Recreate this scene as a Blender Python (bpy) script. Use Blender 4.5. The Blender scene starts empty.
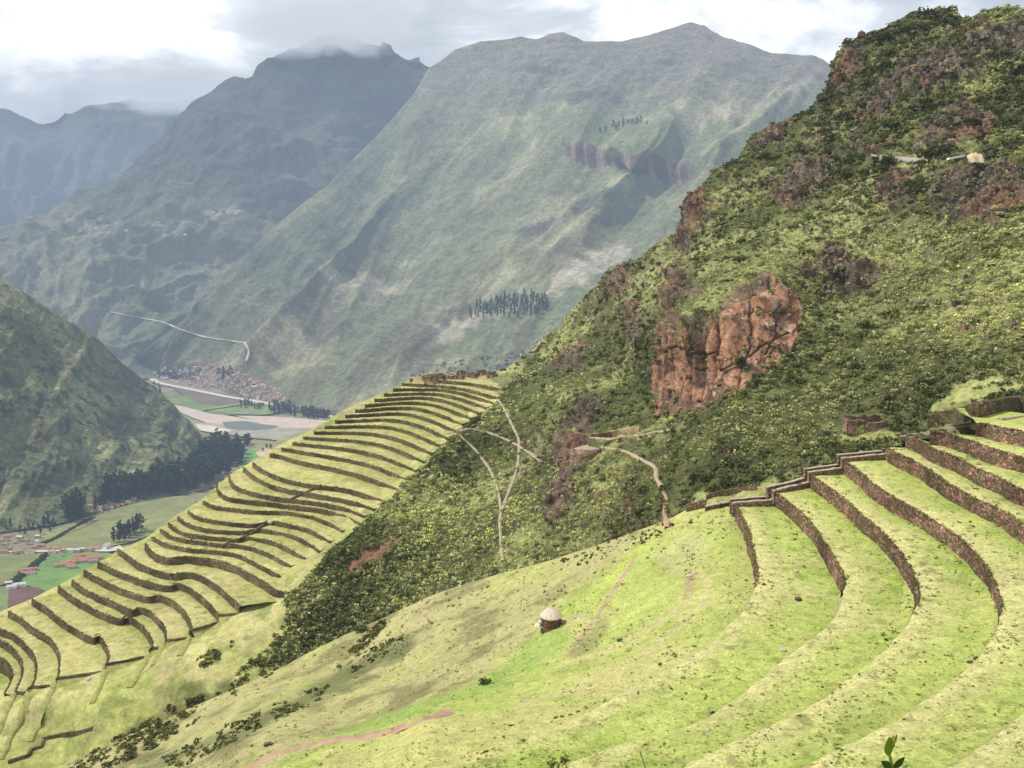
import bpy, math, random
import numpy as np
from mathutils import Vector

rng = np.random.default_rng(7)
random.seed(7)
scene = bpy.context.scene
COL = scene.collection

# ------------------------------------------------------------------ camera
PITCH = math.radians(7.5)
FPX = 788.0
cp, sp = math.cos(PITCH), math.sin(PITCH)
cd = bpy.data.cameras.new("camera")
cam = bpy.data.objects.new("camera", cd)
COL.objects.link(cam)
cd.sensor_width = 36.0
cd.lens = FPX * 36.0 / 1024.0
cd.clip_start = 0.1
cd.clip_end = 60000.0
cam.rotation_euler = (math.pi / 2 - PITCH, 0, 0)
scene.camera = cam


def ray(px, py):
    px = np.asarray(px, float); py = np.asarray(py, float)
    rx = (px - 512) / FPX
    ru = (384 - py) / FPX
    return np.stack([rx + 0 * ru, cp + sp * ru + 0 * rx, -sp + cp * ru + 0 * rx], -1)


def at_d(px, py, d):
    r = ray(px, py)
    return r * (np.asarray(d, float) / np.hypot(r[..., 0], r[..., 1]))[..., None]


def at_z(px, py, z):
    r = ray(px, py)
    return r * (np.asarray(z, float) / r[..., 2])[..., None]


def z2d(px, py, z):
    p = at_z(px, py, z)
    return float(np.hypot(p[0], p[1]))


# ------------------------------------------------------------------ noise
def _hash(ix, iy, iz, seed):
    h = (ix.astype(np.int64) * 374761393 + iy.astype(np.int64) * 668265263 + iz.astype(np.int64) * 2147483647 + seed * 974711) & 0xFFFFFFFF
    h = ((h ^ (h >> 13)) * 1274126177) & 0xFFFFFFFF
    h = ((h ^ (h >> 16)) * 2246822519) & 0xFFFFFFFF
    return ((h ^ (h >> 15)) & 0xFFFFFF) / float(0xFFFFFF)


def vnoise(P, seed=0):
    i = np.floor(P)
    f = P - i
    u = f * f * f * (f * (f * 6 - 15) + 10)
    i = i.astype(np.int64)
    out = 0
    for dx in (0, 1):
        wx = u[..., 0] if dx else 1 - u[..., 0]
        for dy in (0, 1):
            wy = u[..., 1] if dy else 1 - u[..., 1]
            for dz in (0, 1):
                wz = u[..., 2] if dz else 1 - u[..., 2]
                out = out + wx * wy * wz * _hash(i[..., 0] + dx, i[..., 1] + dy, i[..., 2] + dz, seed)
    return out * 2 - 1


ROT = np.array([[.36, .48, -.8], [-.8, .6, 0.0], [.48, .64, .6]])


def fbm(P, oct=5, seed=0, gain=0.5, lac=2.03):
    a, s, o, n = 1.0, 0.0, 0, 0
    for k in range(oct):
        o = o + a * vnoise(P, seed + k * 17)
        n += a
        a *= gain
        P = (P @ ROT) * lac + 11.3
    return o / n


def ridged(P, oct=5, seed=0, gain=0.5, lac=2.03):
    a, o, n = 1.0, 0, 0
    for k in range(oct):
        o = o + a * (1 - 2 * np.abs(vnoise(P, seed + k * 17)))
        n += a
        a *= gain
        P = (P @ ROT) * lac + 7.7
    return o / n


def sstep(a, b, x):
    t = np.clip((x - a) / (b - a), 0, 1)
    return t * t * (3 - 2 * t)


def mixc(c, d, m):
    return c * (1 - m[..., None]) + np.asarray(d) * m[..., None]


def sdf_poly(px, py, poly):
    """signed distance, positive inside"""
    poly = np.asarray(poly, float)
    d = np.full(px.shape, 1e9)
    ins = np.zeros(px.shape, bool)
    n = len(poly)
    for i in range(n):
        a, b = poly[i], poly[(i + 1) % n]
        e = b - a
        wx, wy = px - a[0], py - a[1]
        t = np.clip((wx * e[0] + wy * e[1]) / (e @ e + 1e-9), 0, 1)
        d = np.minimum(d, np.hypot(wx - t * e[0], wy - t * e[1]))
        c = ((a[1] > py) != (b[1] > py)) & (px < (b[0] - a[0]) * (py - a[1]) / (b[1] - a[1] + 1e-12) + a[0])
        ins ^= c
    return np.where(ins, d, -d)


def dist_line(px, py, line):
    line = np.asarray(line, float)
    d = np.full(px.shape, 1e9)
    for a, b in zip(line[:-1], line[1:]):
        e = b - a
        wx, wy = px - a[0], py - a[1]
        t = np.clip((wx * e[0] + wy * e[1]) / (e @ e + 1e-9), 0, 1)
        d = np.minimum(d, np.hypot(wx - t * e[0], wy - t * e[1]))
    return d


def pmask(px, py, poly, soft=6, jit=0):
    return sstep(-soft / 2, soft / 2, sdf_poly(px, py, poly) + jit)


# ------------------------------------------------------------------ mesh + tags
def tag(o, label=None, cat=None, group=None, kind=None):
    if label: o["label"] = label
    if cat: o["category"] = cat
    if group: o["group"] = group
    if kind: o["kind"] = kind
    return o


def mk(name, V, F, mats, col=None, smooth=True, parent=None, midx=None, link=True):
    me = bpy.data.meshes.new(name)
    V = np.ascontiguousarray(np.asarray(V, np.float32).reshape(-1, 3))
    if isinstance(F, np.ndarray):
        k = F.shape[1]
        me.vertices.add(len(V)); me.vertices.foreach_set("co", V.ravel())
        me.loops.add(F.size); me.loops.foreach_set("vertex_index", F.astype(np.int32).ravel())
        me.polygons.add(len(F)); me.polygons.foreach_set("loop_start", np.arange(0, F.size, k, dtype=np.int32))
        me.update(calc_edges=True)
    else:
        me.from_pydata(V.tolist(), [], F)
    if smooth:
        me.polygons.foreach_set("use_smooth", np.ones(len(me.polygons), bool))
    if midx is not None:
        me.polygons.foreach_set("material_index", np.asarray(midx, np.int32))
    if col is not None:
        a = me.attributes.new("col", "FLOAT_COLOR", "POINT")
        c4 = np.ones((len(V), 4), np.float32)
        c4[:, :3] = np.asarray(col, np.float32).reshape(-1, 3)
        a.data.foreach_set("color", c4.ravel())
    for m in (mats if isinstance(mats, (list, tuple)) else [mats]):
        me.materials.append(m)
    me.validate()
    if not link:
        return me
    o = bpy.data.objects.new(name, me)
    COL.objects.link(o)
    if parent: o.parent = parent
    return o


def empty(name, loc=(0, 0, 0), rz=0.0):
    o = bpy.data.objects.new(name, None)
    COL.objects.link(o)
    o.location = loc
    o.rotation_euler = (0, 0, rz)
    o.empty_display_size = 0.5
    return o


def gridF(nr, nc):
    i = np.arange(nr * nc).reshape(nr, nc)
    return np.stack([i[:-1, :-1], i[1:, :-1], i[1:, 1:], i[:-1, 1:]], -1).reshape(-1, 4)


def gnormals(P):
    du = np.gradient(P, axis=1); dv = np.gradient(P, axis=0)
    n = np.cross(dv, du)
    n /= np.linalg.norm(n, axis=-1, keepdims=True) + 1e-12
    return n


# ------------------------------------------------------------------ materials
def nodes(name):
    m = bpy.data.materials.new(name)
    m.use_nodes = True
    nt = m.node_tree
    b = nt.nodes["Principled BSDF"]
    b.inputs["Roughness"].default_value = 0.95
    b.inputs["Specular IOR Level"].default_value = 0.1
    return m, nt, b


def N(nt, t, **kw):
    n = nt.nodes.new(t)
    for k, v in kw.items():
        if k in n.inputs: n.inputs[k].default_value = v
        else: setattr(n, k, v)
    return n


def ramp(nt, src, stops):
    r = nt.nodes.new("ShaderNodeValToRGB")
    el = r.color_ramp.elements
    while len(el) < len(stops): el.new(0.5)
    for e, (p, c) in zip(el, stops):
        e.position = p
        e.color = (c, c, c, 1) if isinstance(c, (int, float)) else (*c, 1)
    nt.links.new(src, r.inputs[0])
    return r.outputs[0]


def mul(nt, a, b, fac=1.0, typ="MULTIPLY"):
    m = N(nt, "ShaderNodeMixRGB", blend_type=typ)
    m.inputs[0].default_value = fac
    nt.links.new(a, m.inputs[1])
    if isinstance(b, tuple): m.inputs[2].default_value = (*b, 1)
    else: nt.links.new(b, m.inputs[2])
    return m.outputs[0]


def mat_ground(name, scales=((1.0, .6, 1.35),), bump=0.5, bscale=1.0, bdist=0.3, tint=None, trans=0.0):
    """vertex albedo x several octaves of procedural variation"""
    m, nt, b = nodes(name)
    at = N(nt, "ShaderNodeAttribute", attribute_name="col")
    tc = N(nt, "ShaderNodeTexCoord")
    c = at.outputs["Color"]
    for k, (s, lo, hi) in enumerate(scales):
        n = N(nt, "ShaderNodeTexNoise", Scale=s, Detail=6.0, Roughness=0.65)
        nt.links.new(tc.outputs["Object"], n.inputs["Vector"])
        c = mul(nt, c, ramp(nt, n.outputs["Fac"], [(.3, lo), (.5, (lo + hi) / 2), (.7, hi)]))
    if tint:
        n = N(nt, "ShaderNodeTexNoise", Scale=tint[0], Detail=4.0)
        nt.links.new(tc.outputs["Object"], n.inputs["Vector"])
        mm = N(nt, "ShaderNodeMixRGB", blend_type="MULTIPLY")
        nt.links.new(ramp(nt, n.outputs["Fac"], [(.42, 0.), (.62, 1.)]), mm.inputs[0])
        nt.links.new(c, mm.inputs[1]); mm.inputs[2].default_value = (*tint[1], 1)
        c = mm.outputs[0]
    nt.links.new(c, b.inputs["Base Color"])
    n = N(nt, "ShaderNodeTexNoise", Scale=bscale, Detail=8.0, Roughness=0.7)
    nt.links.new(tc.outputs["Object"], n.inputs["Vector"])
    bp = N(nt, "ShaderNodeBump", Strength=bump, Distance=bdist)
    nt.links.new(n.outputs["Fac"], bp.inputs["Height"])
    nt.links.new(bp.outputs[0], b.inputs["Normal"])
    return m


def mat_leaf(name, trans=0.35):
    m, nt, b = nodes(name)
    at = N(nt, "ShaderNodeAttribute", attribute_name="col")
    tr = N(nt, "ShaderNodeBsdfTranslucent")
    df = N(nt, "ShaderNodeBsdfDiffuse")
    mx = N(nt, "ShaderNodeMixShader"); mx.inputs[0].default_value = trans
    c = mul(nt, at.outputs["Color"], (1, 1, 1))
    nt.links.new(c, df.inputs[0])
    nt.links.new(mul(nt, c, (1.15, 1.1, .6)), tr.inputs[0])
    nt.links.new(df.outputs[0], mx.inputs[1]); nt.links.new(tr.outputs[0], mx.inputs[2])
    nt.links.new(mx.outputs[0], nt.nodes["Material Output"].inputs[0])
    return m


def mat_stone(name, base, scale=2.2, dark=0.35, moss=0.3, mosscol=(.07, .085, .03), zs=1.7, patch=.25):
    """rough dry-stone masonry from voronoi cells"""
    m, nt, b = nodes(name)
    tc = N(nt, "ShaderNodeTexCoord")
    mp = N(nt, "ShaderNodeMapping"); mp.inputs["Scale"].default_value = (1, 1, zs)
    nt.links.new(tc.outputs["Object"], mp.inputs[0])
    nz = N(nt, "ShaderNodeTexNoise", Scale=1.3, Detail=3.0)
    nt.links.new(mp.outputs[0], nz.inputs["Vector"])
    add = N(nt, "ShaderNodeMixRGB", blend_type="ADD"); add.inputs[0].default_value = 0.25
    nt.links.new(mp.outputs[0], add.inputs[1]); nt.links.new(nz.outputs["Color"], add.inputs[2])
    v = N(nt, "ShaderNodeTexVoronoi", Scale=scale); v2 = N(nt, "ShaderNodeTexVoronoi", Scale=scale, feature="DISTANCE_TO_EDGE")
    nt.links.new(add.outputs[0], v.inputs["Vector"]); nt.links.new(add.outputs[0], v2.inputs["Vector"])
    sep = N(nt, "ShaderNodeSeparateColor")
    nt.links.new(v.outputs["Color"], sep.inputs[0])
    c1 = ramp(nt, sep.outputs[0], [(0, tuple(x * .55 for x in base)), (.5, base), (1, tuple(min(1, x * 1.55 + .03) for x in base))])
    edge = ramp(nt, v2.outputs["Distance"], [(0.0, dark), (.1, 1.0)])
    c = mul(nt, c1, edge)
    n2 = N(nt, "ShaderNodeTexNoise", Scale=patch, Detail=7.0, Roughness=.7)
    nt.links.new(tc.outputs["Object"], n2.inputs["Vector"])
    mm = N(nt, "ShaderNodeMixRGB")
    nt.links.new(ramp(nt, n2.outputs["Fac"], [(.5 - moss * .35, 0.), (.72 - moss * .25, .85)]), mm.inputs[0])
    nt.links.new(c, mm.inputs[1]); mm.inputs[2].default_value = (*mosscol, 1)
    n3 = N(nt, "ShaderNodeTexNoise", Scale=.12, Detail=3.0)
    nt.links.new(tc.outputs["Object"], n3.inputs["Vector"])
    c = mul(nt, mm.outputs[0], ramp(nt, n3.outputs["Fac"], [(.35, .62), (.65, 1.3)]))
    nt.links.new(c, b.inputs["Base Color"])
    bp = N(nt, "ShaderNodeBump", Strength=.9, Distance=.15)
    nt.links.new(edge, bp.inputs["Height"]); nt.links.new(bp.outputs[0], b.inputs["Normal"])
    return m


def mat_plain(name, base, s=3.0, lo=.7, hi=1.25, bump=.3, rough=.9, stretch=(1, 1, 1)):
    m, nt, b = nodes(name)
    tc = N(nt, "ShaderNodeTexCoord")
    mp = N(nt, "ShaderNodeMapping"); mp.inputs["Scale"].default_value = stretch
    nt.links.new(tc.outputs["Object"], mp.inputs[0])
    n = N(nt, "ShaderNodeTexNoise", Scale=s, Detail=6.0, Roughness=.65)
    nt.links.new(mp.outputs[0], n.inputs["Vector"])
    r = ramp(nt, n.outputs["Fac"], [(.3, tuple(x * lo for x in base)), (.7, tuple(min(1, x * hi) for x in base))])
    nt.links.new(r, b.inputs["Base Color"])
    b.inputs["Roughness"].default_value = rough
    bp = N(nt, "ShaderNodeBump", Strength=bump, Distance=.05)
    nt.links.new(n.outputs["Fac"], bp.inputs["Height"]); nt.links.new(bp.outputs[0], b.inputs["Normal"])
    return m


M_MOUNT = mat_ground("mountain_slope", ((.012, .7, 1.3), (.05, .6, 1.4), (.16, .68, 1.32)), .9, .05, 16.0)
M_HILL = mat_ground("hill_scrub", ((.03, .7, 1.3), (.11, .5, 1.5), (.3, .6, 1.4)), 1.0, .12, 6.0)
M_CRAG = mat_ground("crag_ground", ((.25, .7, 1.3), (1.1, .55, 1.45)), .9, .8, .8)
M_GRASS = mat_ground("terrace_grass", ((.12, .88, 1.12), (.9, .78, 1.22), (4.0, .64, 1.36)), .8, 2.5, .3)
M_GRASS2 = mat_ground("far_terrace_grass", ((.08, .85, 1.15), (.5, .75, 1.25), (1.6, .75, 1.25)), .7, 1.0, .4)
M_FLOOR = mat_ground("valley_ground", ((.004, .8, 1.2), (.03, .75, 1.25)), .2, .05, 1.0)
M_LEAF = mat_leaf("shrub_leaves")
M_TREE = mat_leaf("tree_leaves", .2)
M_BARK = mat_plain("bark", (.16, .12, .09))
M_WALL = mat_stone("terrace_stone", (.27, .15, .11), 1.7, .28, .26, patch=.5)
M_WALL2 = mat_stone("mossy_terrace_stone", (.19, .125, .08), 1.5, .45, .35, patch=.3)
M_RUIN = mat_stone("ruin_stone", (.36, .24, .17), 2.0, .45, .12)
M_CAP = mat_plain("pale_capstone", (.44, .36, .26), 2.0)
M_PATH = mat_plain("trodden_earth", (.40, .33, .23), 1.6, .6, 1.3)
M_PATHR = mat_plain("red_earth", (.40, .27, .19), .6, .75, 1.2)
M_ADOBE = mat_plain("adobe", (.50, .40, .31), .3)
M_TILE = mat_plain("roof_tile", (.42, .215, .15), 1.0, .6, 1.35, stretch=(4, 1, 1))
M_TIN = mat_plain("pale_roof", (.55, .53, .50), .5)
M_WHITE = mat_plain("whitewash", (.78, .76, .72), .8, .9, 1.05)
M_THATCH = mat_plain("thatch", (.66, .54, .45), 9.0, .65, 1.25, .8, stretch=(1, 1, .3))
M_STRAW = mat_plain("straw", (.55, .47, .28), 6.0, .6, 1.3, .8)
M_DARK = mat_plain("dark_opening", (.02, .016, .012))
M_ROCK = mat_plain("dark_rock", (.09, .075, .06), 4.0, .5, 1.5, .8)
M_PALE = mat_plain("pale_rock", (.5, .47, .42), 4.0, .6, 1.3, .8)
M_SAND = mat_plain("river_sand", (.52, .43, .36), .02, .85, 1.15)
M_ROAD = mat_plain("pale_road", (.60, .54, .47), .03, .85, 1.1)
M_STEM = mat_plain("green_stem", (.16, .22, .05), 20)


def mat_water():
    m, nt, b = nodes("river_water")
    b.inputs["Base Color"].default_value = (.16, .20, .18, 1)
    b.inputs["Roughness"].default_value = .25
    b.inputs["Specular IOR Level"].default_value = .5
    tc = N(nt, "ShaderNodeTexCoord")
    n = N(nt, "ShaderNodeTexNoise", Scale=.2, Detail=4.0); nt.links.new(tc.outputs["Object"], n.inputs["Vector"])
    bp = N(nt, "ShaderNodeBump", Strength=.2, Distance=.2)
    nt.links.new(n.outputs["Fac"], bp.inputs["Height"]); nt.links.new(bp.outputs[0], b.inputs["Normal"])
    return m
M_WATER = mat_water()


# ------------------------------------------------------------------ sheets
class TPS:
    def __init__(self, pts, lam=1e-4):
        p = np.array([(a, b) for a, b, _ in pts], float) / 100.0
        v = np.log(np.array([c for *_, c in pts], float))
        n = len(p)
        K = self.k(np.linalg.norm(p[:, None] - p[None], axis=-1)) + lam * np.eye(n)
        Q = np.c_[np.ones(n), p]
        A = np.block([[K, Q], [Q.T, np.zeros((3, 3))]])
        s = np.linalg.solve(A, np.r_[v, 0, 0, 0])
        self.p, self.w, self.a = p, s[:n], s[n:]

    @staticmethod
    def k(r):
        return np.where(r > 1e-9, r * r * np.log(np.maximum(r, 1e-9)), 0)

    def __call__(self, px, py):
        q = np.stack([px, py], -1).reshape(-1, 2) / 100.0
        out = self.a[0] + q @ self.a[1:]
        for c, w in zip(self.p, self.w):
            out += w * self.k(np.linalg.norm(q - c, axis=1))
        return np.exp(out).reshape(np.shape(px))


def lerp_poly(poly, x):
    poly = np.asarray(poly, float)
    return np.interp(x, poly[:, 0], poly[:, 1])


class Sheet:
    """hillside lofted through surveyed points: rows run from the foot up to the crest and over its far side"""
    def __init__(self, x0, x1, nx, ny, top, bot, ctrl, back=(), tpow=1.0, lam=1e-4):
        px = np.linspace(x0, x1, nx)
        t = np.linspace(0, 1, ny) ** tpow
        tp, bt = lerp_poly(top, px), lerp_poly(bot, px)
        self.px = np.broadcast_to(px, (ny, nx)).copy()
        self.py = tp[None] + t[:, None] * (bt - tp)[None]
        self.tps = TPS(ctrl, lam)
        self.d = self.tps(self.px, self.py)
        self.P = at_d(self.px, self.py, self.d)
        self.nb = len(back)
        if back:
            h = self.P[0].copy(); h[:, 2] = 0
            h /= np.linalg.norm(h, axis=1, keepdims=True)
            rows = []
            for a, b in reversed(back):
                r = self.P[0] + h * a; r[:, 2] -= b
                rows.append(r)
            self.P = np.concatenate([np.array(rows), self.P])
            self.px = np.concatenate([np.repeat(self.px[:1], self.nb, 0), self.px])
            self.py = np.concatenate([np.repeat(self.py[:1], self.nb, 0), self.py])
        self.t = np.r_[np.zeros(self.nb), t]

    def displace(self, amount):
        n = gnormals(self.P)
        self.P = self.P + n * amount[..., None]
        self.n = gnormals(self.P)

    def build(self, name, mat, col):
        r, c = self.P.shape[:2]
        o = mk(name, self.P.reshape(-1, 3), gridF(r, c), mat, col.reshape(-1, 3))
        self.col = col
        return tag(o, kind="structure")


def ctrlz(pts):
    return [(x, y, z2d(x, y, z)) for x, y, z in pts]

FLOOR = -455.0
C = np.array

# ---- far blue range ------------------------------------------------
top = [(-500, 70), (-200, 98), (0, 111), (18, 117), (40, 121), (52, 119), (63, 111), (72, 113), (95, 107), (112, 106), (132, 102), (150, 106), (190, 104), (260, 85), (420, 60)]
bot = [(-500, 330), (420, 300)]
S = Sheet(-500, 420, 300, 110, top, bot, [(-500, 70, 11500), (0, 112, 11000), (200, 104, 11500), (420, 60, 12000), (-500, 330, 7800), (0, 300, 8000), (420, 300, 9000)],
          back=((600, 300), (2500, 2200)))
q = np.stack([S.px / 55, (S.py + .5 * S.px) / 70, 0 * S.px], -1)
S.displace((ridged(q, 5, 3) * 330 + fbm(S.P / 500, 4, 5) * 130) * (0.25 + .75 * sstep(0, .25, S.t)[:, None]))
c = mixc(np.broadcast_to(C((.075, .09, .07)), S.P.shape), (.12, .11, .09), sstep(-.1, .4, fbm(S.P / 700, 4, 9)))
S.build("far_mountains", M_MOUNT, c)

# ---- cloud-shaded peak ---------------------------------------------
top = [(-300, 330), (-60, 258), (0, 229), (30, 219), (60, 207), (90, 192), (120, 174), (138, 160), (150, 147), (170, 128), (190, 108), (210, 92), (222, 82), (235, 76), (245, 80), (256, 76), (258, 66), (275, 57), (290, 50), (315, 42), (340, 36),
       (358, 39), (372, 46), (383, 52), (385, 45), (392, 50), (405, 58), (430, 65), (445, 66), (520, 75), (700, 100)]
bot = [(-300, 420), (0, 385), (150, 382), (260, 380), (330, 360), (420, 300), (700, 260)]
S_PEAK = S = Sheet(-300, 700, 520, 230, top, bot, [(-300, 330, 5200), (0, 229, 5900), (150, 147, 6400), (235, 76, 6700), (340, 36, 6900), (430, 65, 6900), (700, 100, 7200),
                                            (-300, 420, 3500), (0, 385, 3900), (150, 382, 4000), (260, 380, 4000), (100, 300, 4700), (250, 220, 5400), (330, 150, 6100), (250, 310, 4800), (420, 300, 5300), (700, 260, 6000)],
          back=((150, 60), (900, 700), (2500, 2200)))
q = np.stack([S.px / 50 + S.py / 62 * np.tanh((330 - S.px) / 160), S.py / 105 - S.px / 300, 0 * S.px], -1) + .35 * fbm(S.P / 420, 3, 19)[..., None]
env = (0.42 + .58 * sstep(0, .2, S.t)[:, None]) * (1 - .75 * sstep(.75, 1., S.t)[:, None])
S.displace((ridged(q, 5, 21) * 170 + fbm(S.P / 260, 5, 23) * 75) * env)
nz = fbm(S.P / 350, 5, 2)
c = mixc(np.broadcast_to(C((.07, .082, .055)), S.P.shape), (.135, .125, .092), sstep(0, .45, nz))  # cloud shadow put into the colour: slopes darker than the main mountain
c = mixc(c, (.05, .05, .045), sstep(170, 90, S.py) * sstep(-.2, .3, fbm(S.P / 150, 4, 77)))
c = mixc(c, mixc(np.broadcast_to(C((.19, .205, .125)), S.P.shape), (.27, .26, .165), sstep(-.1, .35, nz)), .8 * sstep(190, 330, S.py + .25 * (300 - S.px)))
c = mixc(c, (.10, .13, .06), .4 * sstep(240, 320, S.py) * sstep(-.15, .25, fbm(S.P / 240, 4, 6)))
for pl in ([(205, 212), (235, 208), (240, 218), (215, 222)], [(70, 228), (130, 228), (132, 236), (90, 237)], [(155, 235), (192, 233), (190, 239), (158, 239)],
           [(70, 297), (90, 294), (95, 302), (74, 304)]):
    c = mixc(c, (.30, .29, .22), .8 * pmask(S.px, S.py, pl, 5, fbm(np.stack([S.px / 5, S.py / 2, 0 * S.px], -1), 3, 8) * 7))
c = mixc(c, (.33, .15, .12), .9 * pmask(S.px, S.py, [(152, 351), (160, 347), (185, 353), (175, 357), (192, 362), (186, 364), (160, 355)], 3, fbm(S.P / 60, 3, 9) * 2))
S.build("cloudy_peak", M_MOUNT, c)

# ---- the long main mountain ----------------------------------------
top = [(90, 372), (130, 358), (150, 347), (200, 312), (240, 264), (280, 226), (330, 186), (380, 136), (415, 98), (432, 70), (440, 64), (455, 51), (480, 42), (505, 39), (520, 36), (538, 40), (550, 35), (562, 34), (575, 40), (582, 43),
       (620, 43), (650, 36), (672, 29), (690, 24), (702, 27), (720, 36), (745, 46), (770, 54), (790, 55), (808, 57), (818, 60), (835, 70), (900, 62), (1200, 60)]
bot = [(90, 378), (150, 374), (200, 384), (250, 400), (300, 411), (340, 417), (450, 450), (1200, 520)]
fl = lambda x, y: z2d(x, y, FLOOR)
S_MAIN = S = Sheet(90, 1200, 800, 400, top, bot,
    [(90, 372, fl(90, 377)), (150, 372, fl(150, 374)), (200, 384, fl(200, 384)), (250, 400, fl(250, 400)), (300, 411, fl(300, 411)), (340, 417, fl(340, 417)), (450, 450, fl(450, 450)), (800, 480, 2000), (1200, 520, 1800),
     (150, 347, 4000), (200, 312, 4150), (240, 264, 4400), (330, 186, 5000), (415, 98, 5700), (440, 64, 6000), (560, 34, 5900), (690, 24, 5700), (835, 70, 5100), (1200, 60, 4700),
     (560, 80, 5500), (640, 136, 4600), (640, 150, 4200), (640, 185, 4080), (720, 120, 4500), (570, 158, 4300), (420, 250, 4250), (560, 250, 3650), (300, 330, 3500), (430, 340, 3200), (560, 320, 3000), (700, 230, 3400), (500, 180, 4500)],
    back=((150, 120), (900, 900), (2600, 2500)))
cf, ff = (.77 * S.px + .64 * S.py), (-.64 * S.px + .77 * S.py)
wob = 14 * fbm(np.stack([S.px / 90, S.py / 90, 0 * S.px], -1), 3, 4)
q = np.stack([(cf + wob) / 58, ff / 330, 0 * S.px], -1)
env = (.25 + .75 * sstep(0, .15, S.t)[:, None]) * (1 - .9 * sstep(.72, 1, S.t)[:, None])
rock_hi = sstep(150, 60, S.py) * sstep(440, 520, S.px + 0 * S.py)
yc = np.interp(S.px, [560, 585, 612, 640, 690, 720], [158, 163, 171, 174, 175, 170])
shelf = sstep(3, -3, S.py - yc) * sstep(-75, -10, S.py - yc) * sstep(555, 585, S.px) * sstep(760, 690, S.px)
strata = np.round((S.P[..., 2] / 75 + .7 * fbm(S.P / 400, 3, 36)) * 1.0)
frac = S.P[..., 2] / 75 + .7 * fbm(S.P / 400, 3, 36) - strata
S.displace((ridged(q, 5, 31, .42) * 120 + fbm(S.P / 300, 5, 33, .42) * 42 + sstep(-.25, .25, frac) * 22 * rock_hi + shelf * 42) * env)
S.nz = fbm(S.P / 260, 5, 41)
n2 = fbm(np.stack([cf / 22, ff / 150, 0 * cf], -1), 5, 43)
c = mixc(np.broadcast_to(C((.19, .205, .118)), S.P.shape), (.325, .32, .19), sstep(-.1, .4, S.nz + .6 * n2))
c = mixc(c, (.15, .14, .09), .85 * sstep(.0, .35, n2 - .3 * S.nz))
c = mixc(c, (.10, .12, .075), .6 * sstep(60, 5, (S.px - 150) * .55 + (S.py - 345) + 0 * S.nz) * sstep(440, 380, S.px))  # shadow side of the spur painted into the slope colour
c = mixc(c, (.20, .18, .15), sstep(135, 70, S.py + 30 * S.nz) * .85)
jit = fbm(np.stack([S.px / 14, S.py / 8, 0 * S.px], -1), 4, 45) * 14
for pl, k, m in (([(290, 280), (345, 282), (400, 278), (420, 285), (370, 296), (300, 292)], (.38, .35, .25), .95), ([(560, 290), (600, 262), (620, 250), (628, 262), (590, 300), (556, 308)], (.42, .39, .30), .95),
                 ([(440, 340), (480, 326), (500, 333), (470, 352), (436, 356)], (.40, .37, .28), .9), ([(240, 345), (300, 330), (320, 340), (270, 362), (240, 360)], (.36, .33, .21), .85),
                 ([(560, 150), (600, 128), (660, 118), (720, 112), (760, 120), (700, 150), (640, 152), (590, 158)], (.17, .2, .10), .85),
                 ([(600, 125), (690, 118), (760, 108), (810, 85), (800, 102), (740, 122), (640, 133)], (.38, .35, .25), .9), ([(700, 90), (760, 92), (750, 98), (700, 97)], (.3, .27, .19), .6),
                 ([(375, 142), (345, 175), (310, 212), (300, 206), (340, 165)], (.22, .22, .13), .5), ([(500, 88), (560, 82), (600, 92), (560, 100)], (.22, .19, .14), .5)):
    c = mixc(c, k, m * pmask(S.px, S.py, pl, 12, jit))
cl = [(568, 157), (590, 158), (612, 164), (640, 165), (660, 168), (690, 168), (690, 178), (668, 182), (650, 178), (625, 176), (600, 172), (585, 168), (570, 164)]
cm = pmask(S.px, S.py, cl, 3, jit * .3)
c = mixc(c, mixc(np.broadcast_to(C((.085, .062, .055)), S.P.shape), (.30, .205, .17), sstep(.05, .45, fbm(np.stack([S.px / 5, S.py / 30, 0 * S.px], -1), 3, 5))), .9 * cm)
for pl in ([(575, 222), (605, 206), (610, 214), (580, 228)], [(520, 245), (555, 228), (560, 236), (525, 255)], [(330, 160), (345, 155), (355, 172), (340, 180)], [(500, 75), (545, 72), (545, 80), (505, 80)], [(560, 112), (620, 104), (625, 112), (570, 120)], [(325, 330), (345, 328), (345, 345), (322, 345)]):
    c = mixc(c, (.105, .09, .085), .75 * pmask(S.px, S.py, pl, 5, jit * .5))
c = mixc(c, (.22, .185, .13), .8 * pmask(S.px, S.py, [(148, 374), (175, 364), (200, 360), (225, 366), (245, 373), (272, 386), (290, 394), (288, 404), (255, 400), (200, 388), (150, 380)], 6, jit * .3))
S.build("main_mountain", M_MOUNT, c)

# ---- left valley hill ----------------------------------------------
top = [(-300, 170), (-120, 235), (0, 281), (20, 291), (40, 303), (60, 318), (75, 326), (90, 334), (103, 344), (118, 360), (130, 369), (150, 384), (165, 397), (190, 424), (205, 440), (222, 453), (240, 466), (252, 480), (270, 490)]
bot = [(-300, 560), (0, 533), (60, 524), (110, 508), (150, 500), (200, 492), (240, 478), (270, 496)]
S_HILL = S = Sheet(-300, 262, 430, 270, top, bot,
    [(-300, 560, fl(-300, 560)), (0, 533, fl(0, 533)), (60, 524, fl(60, 524)), (110, 508, fl(110, 508)), (150, 500, fl(150, 500)), (200, 492, fl(200, 492)), (240, 478, fl(240, 478)), (265, 493, fl(265, 493)),
     (-300, 170, 2300), (0, 281, 2250), (60, 318, 2280), (103, 344, 2350), (150, 384, 2450), (190, 424, 2380), (222, 453, 2250), (240, 466, 2150), (0, 420, 1900), (100, 430, 2020), (160, 450, 2080)],
    back=((40, 30), (300, 260), (700, 700)))
q = np.stack([(S.px + .5 * S.py) / 40, (S.py - .5 * S.px) / 110, 0 * S.px], -1)
env = (.35 + .65 * sstep(0, .12, S.t)[:, None]) * (1 - .9 * sstep(.8, 1, S.t)[:, None])
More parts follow.
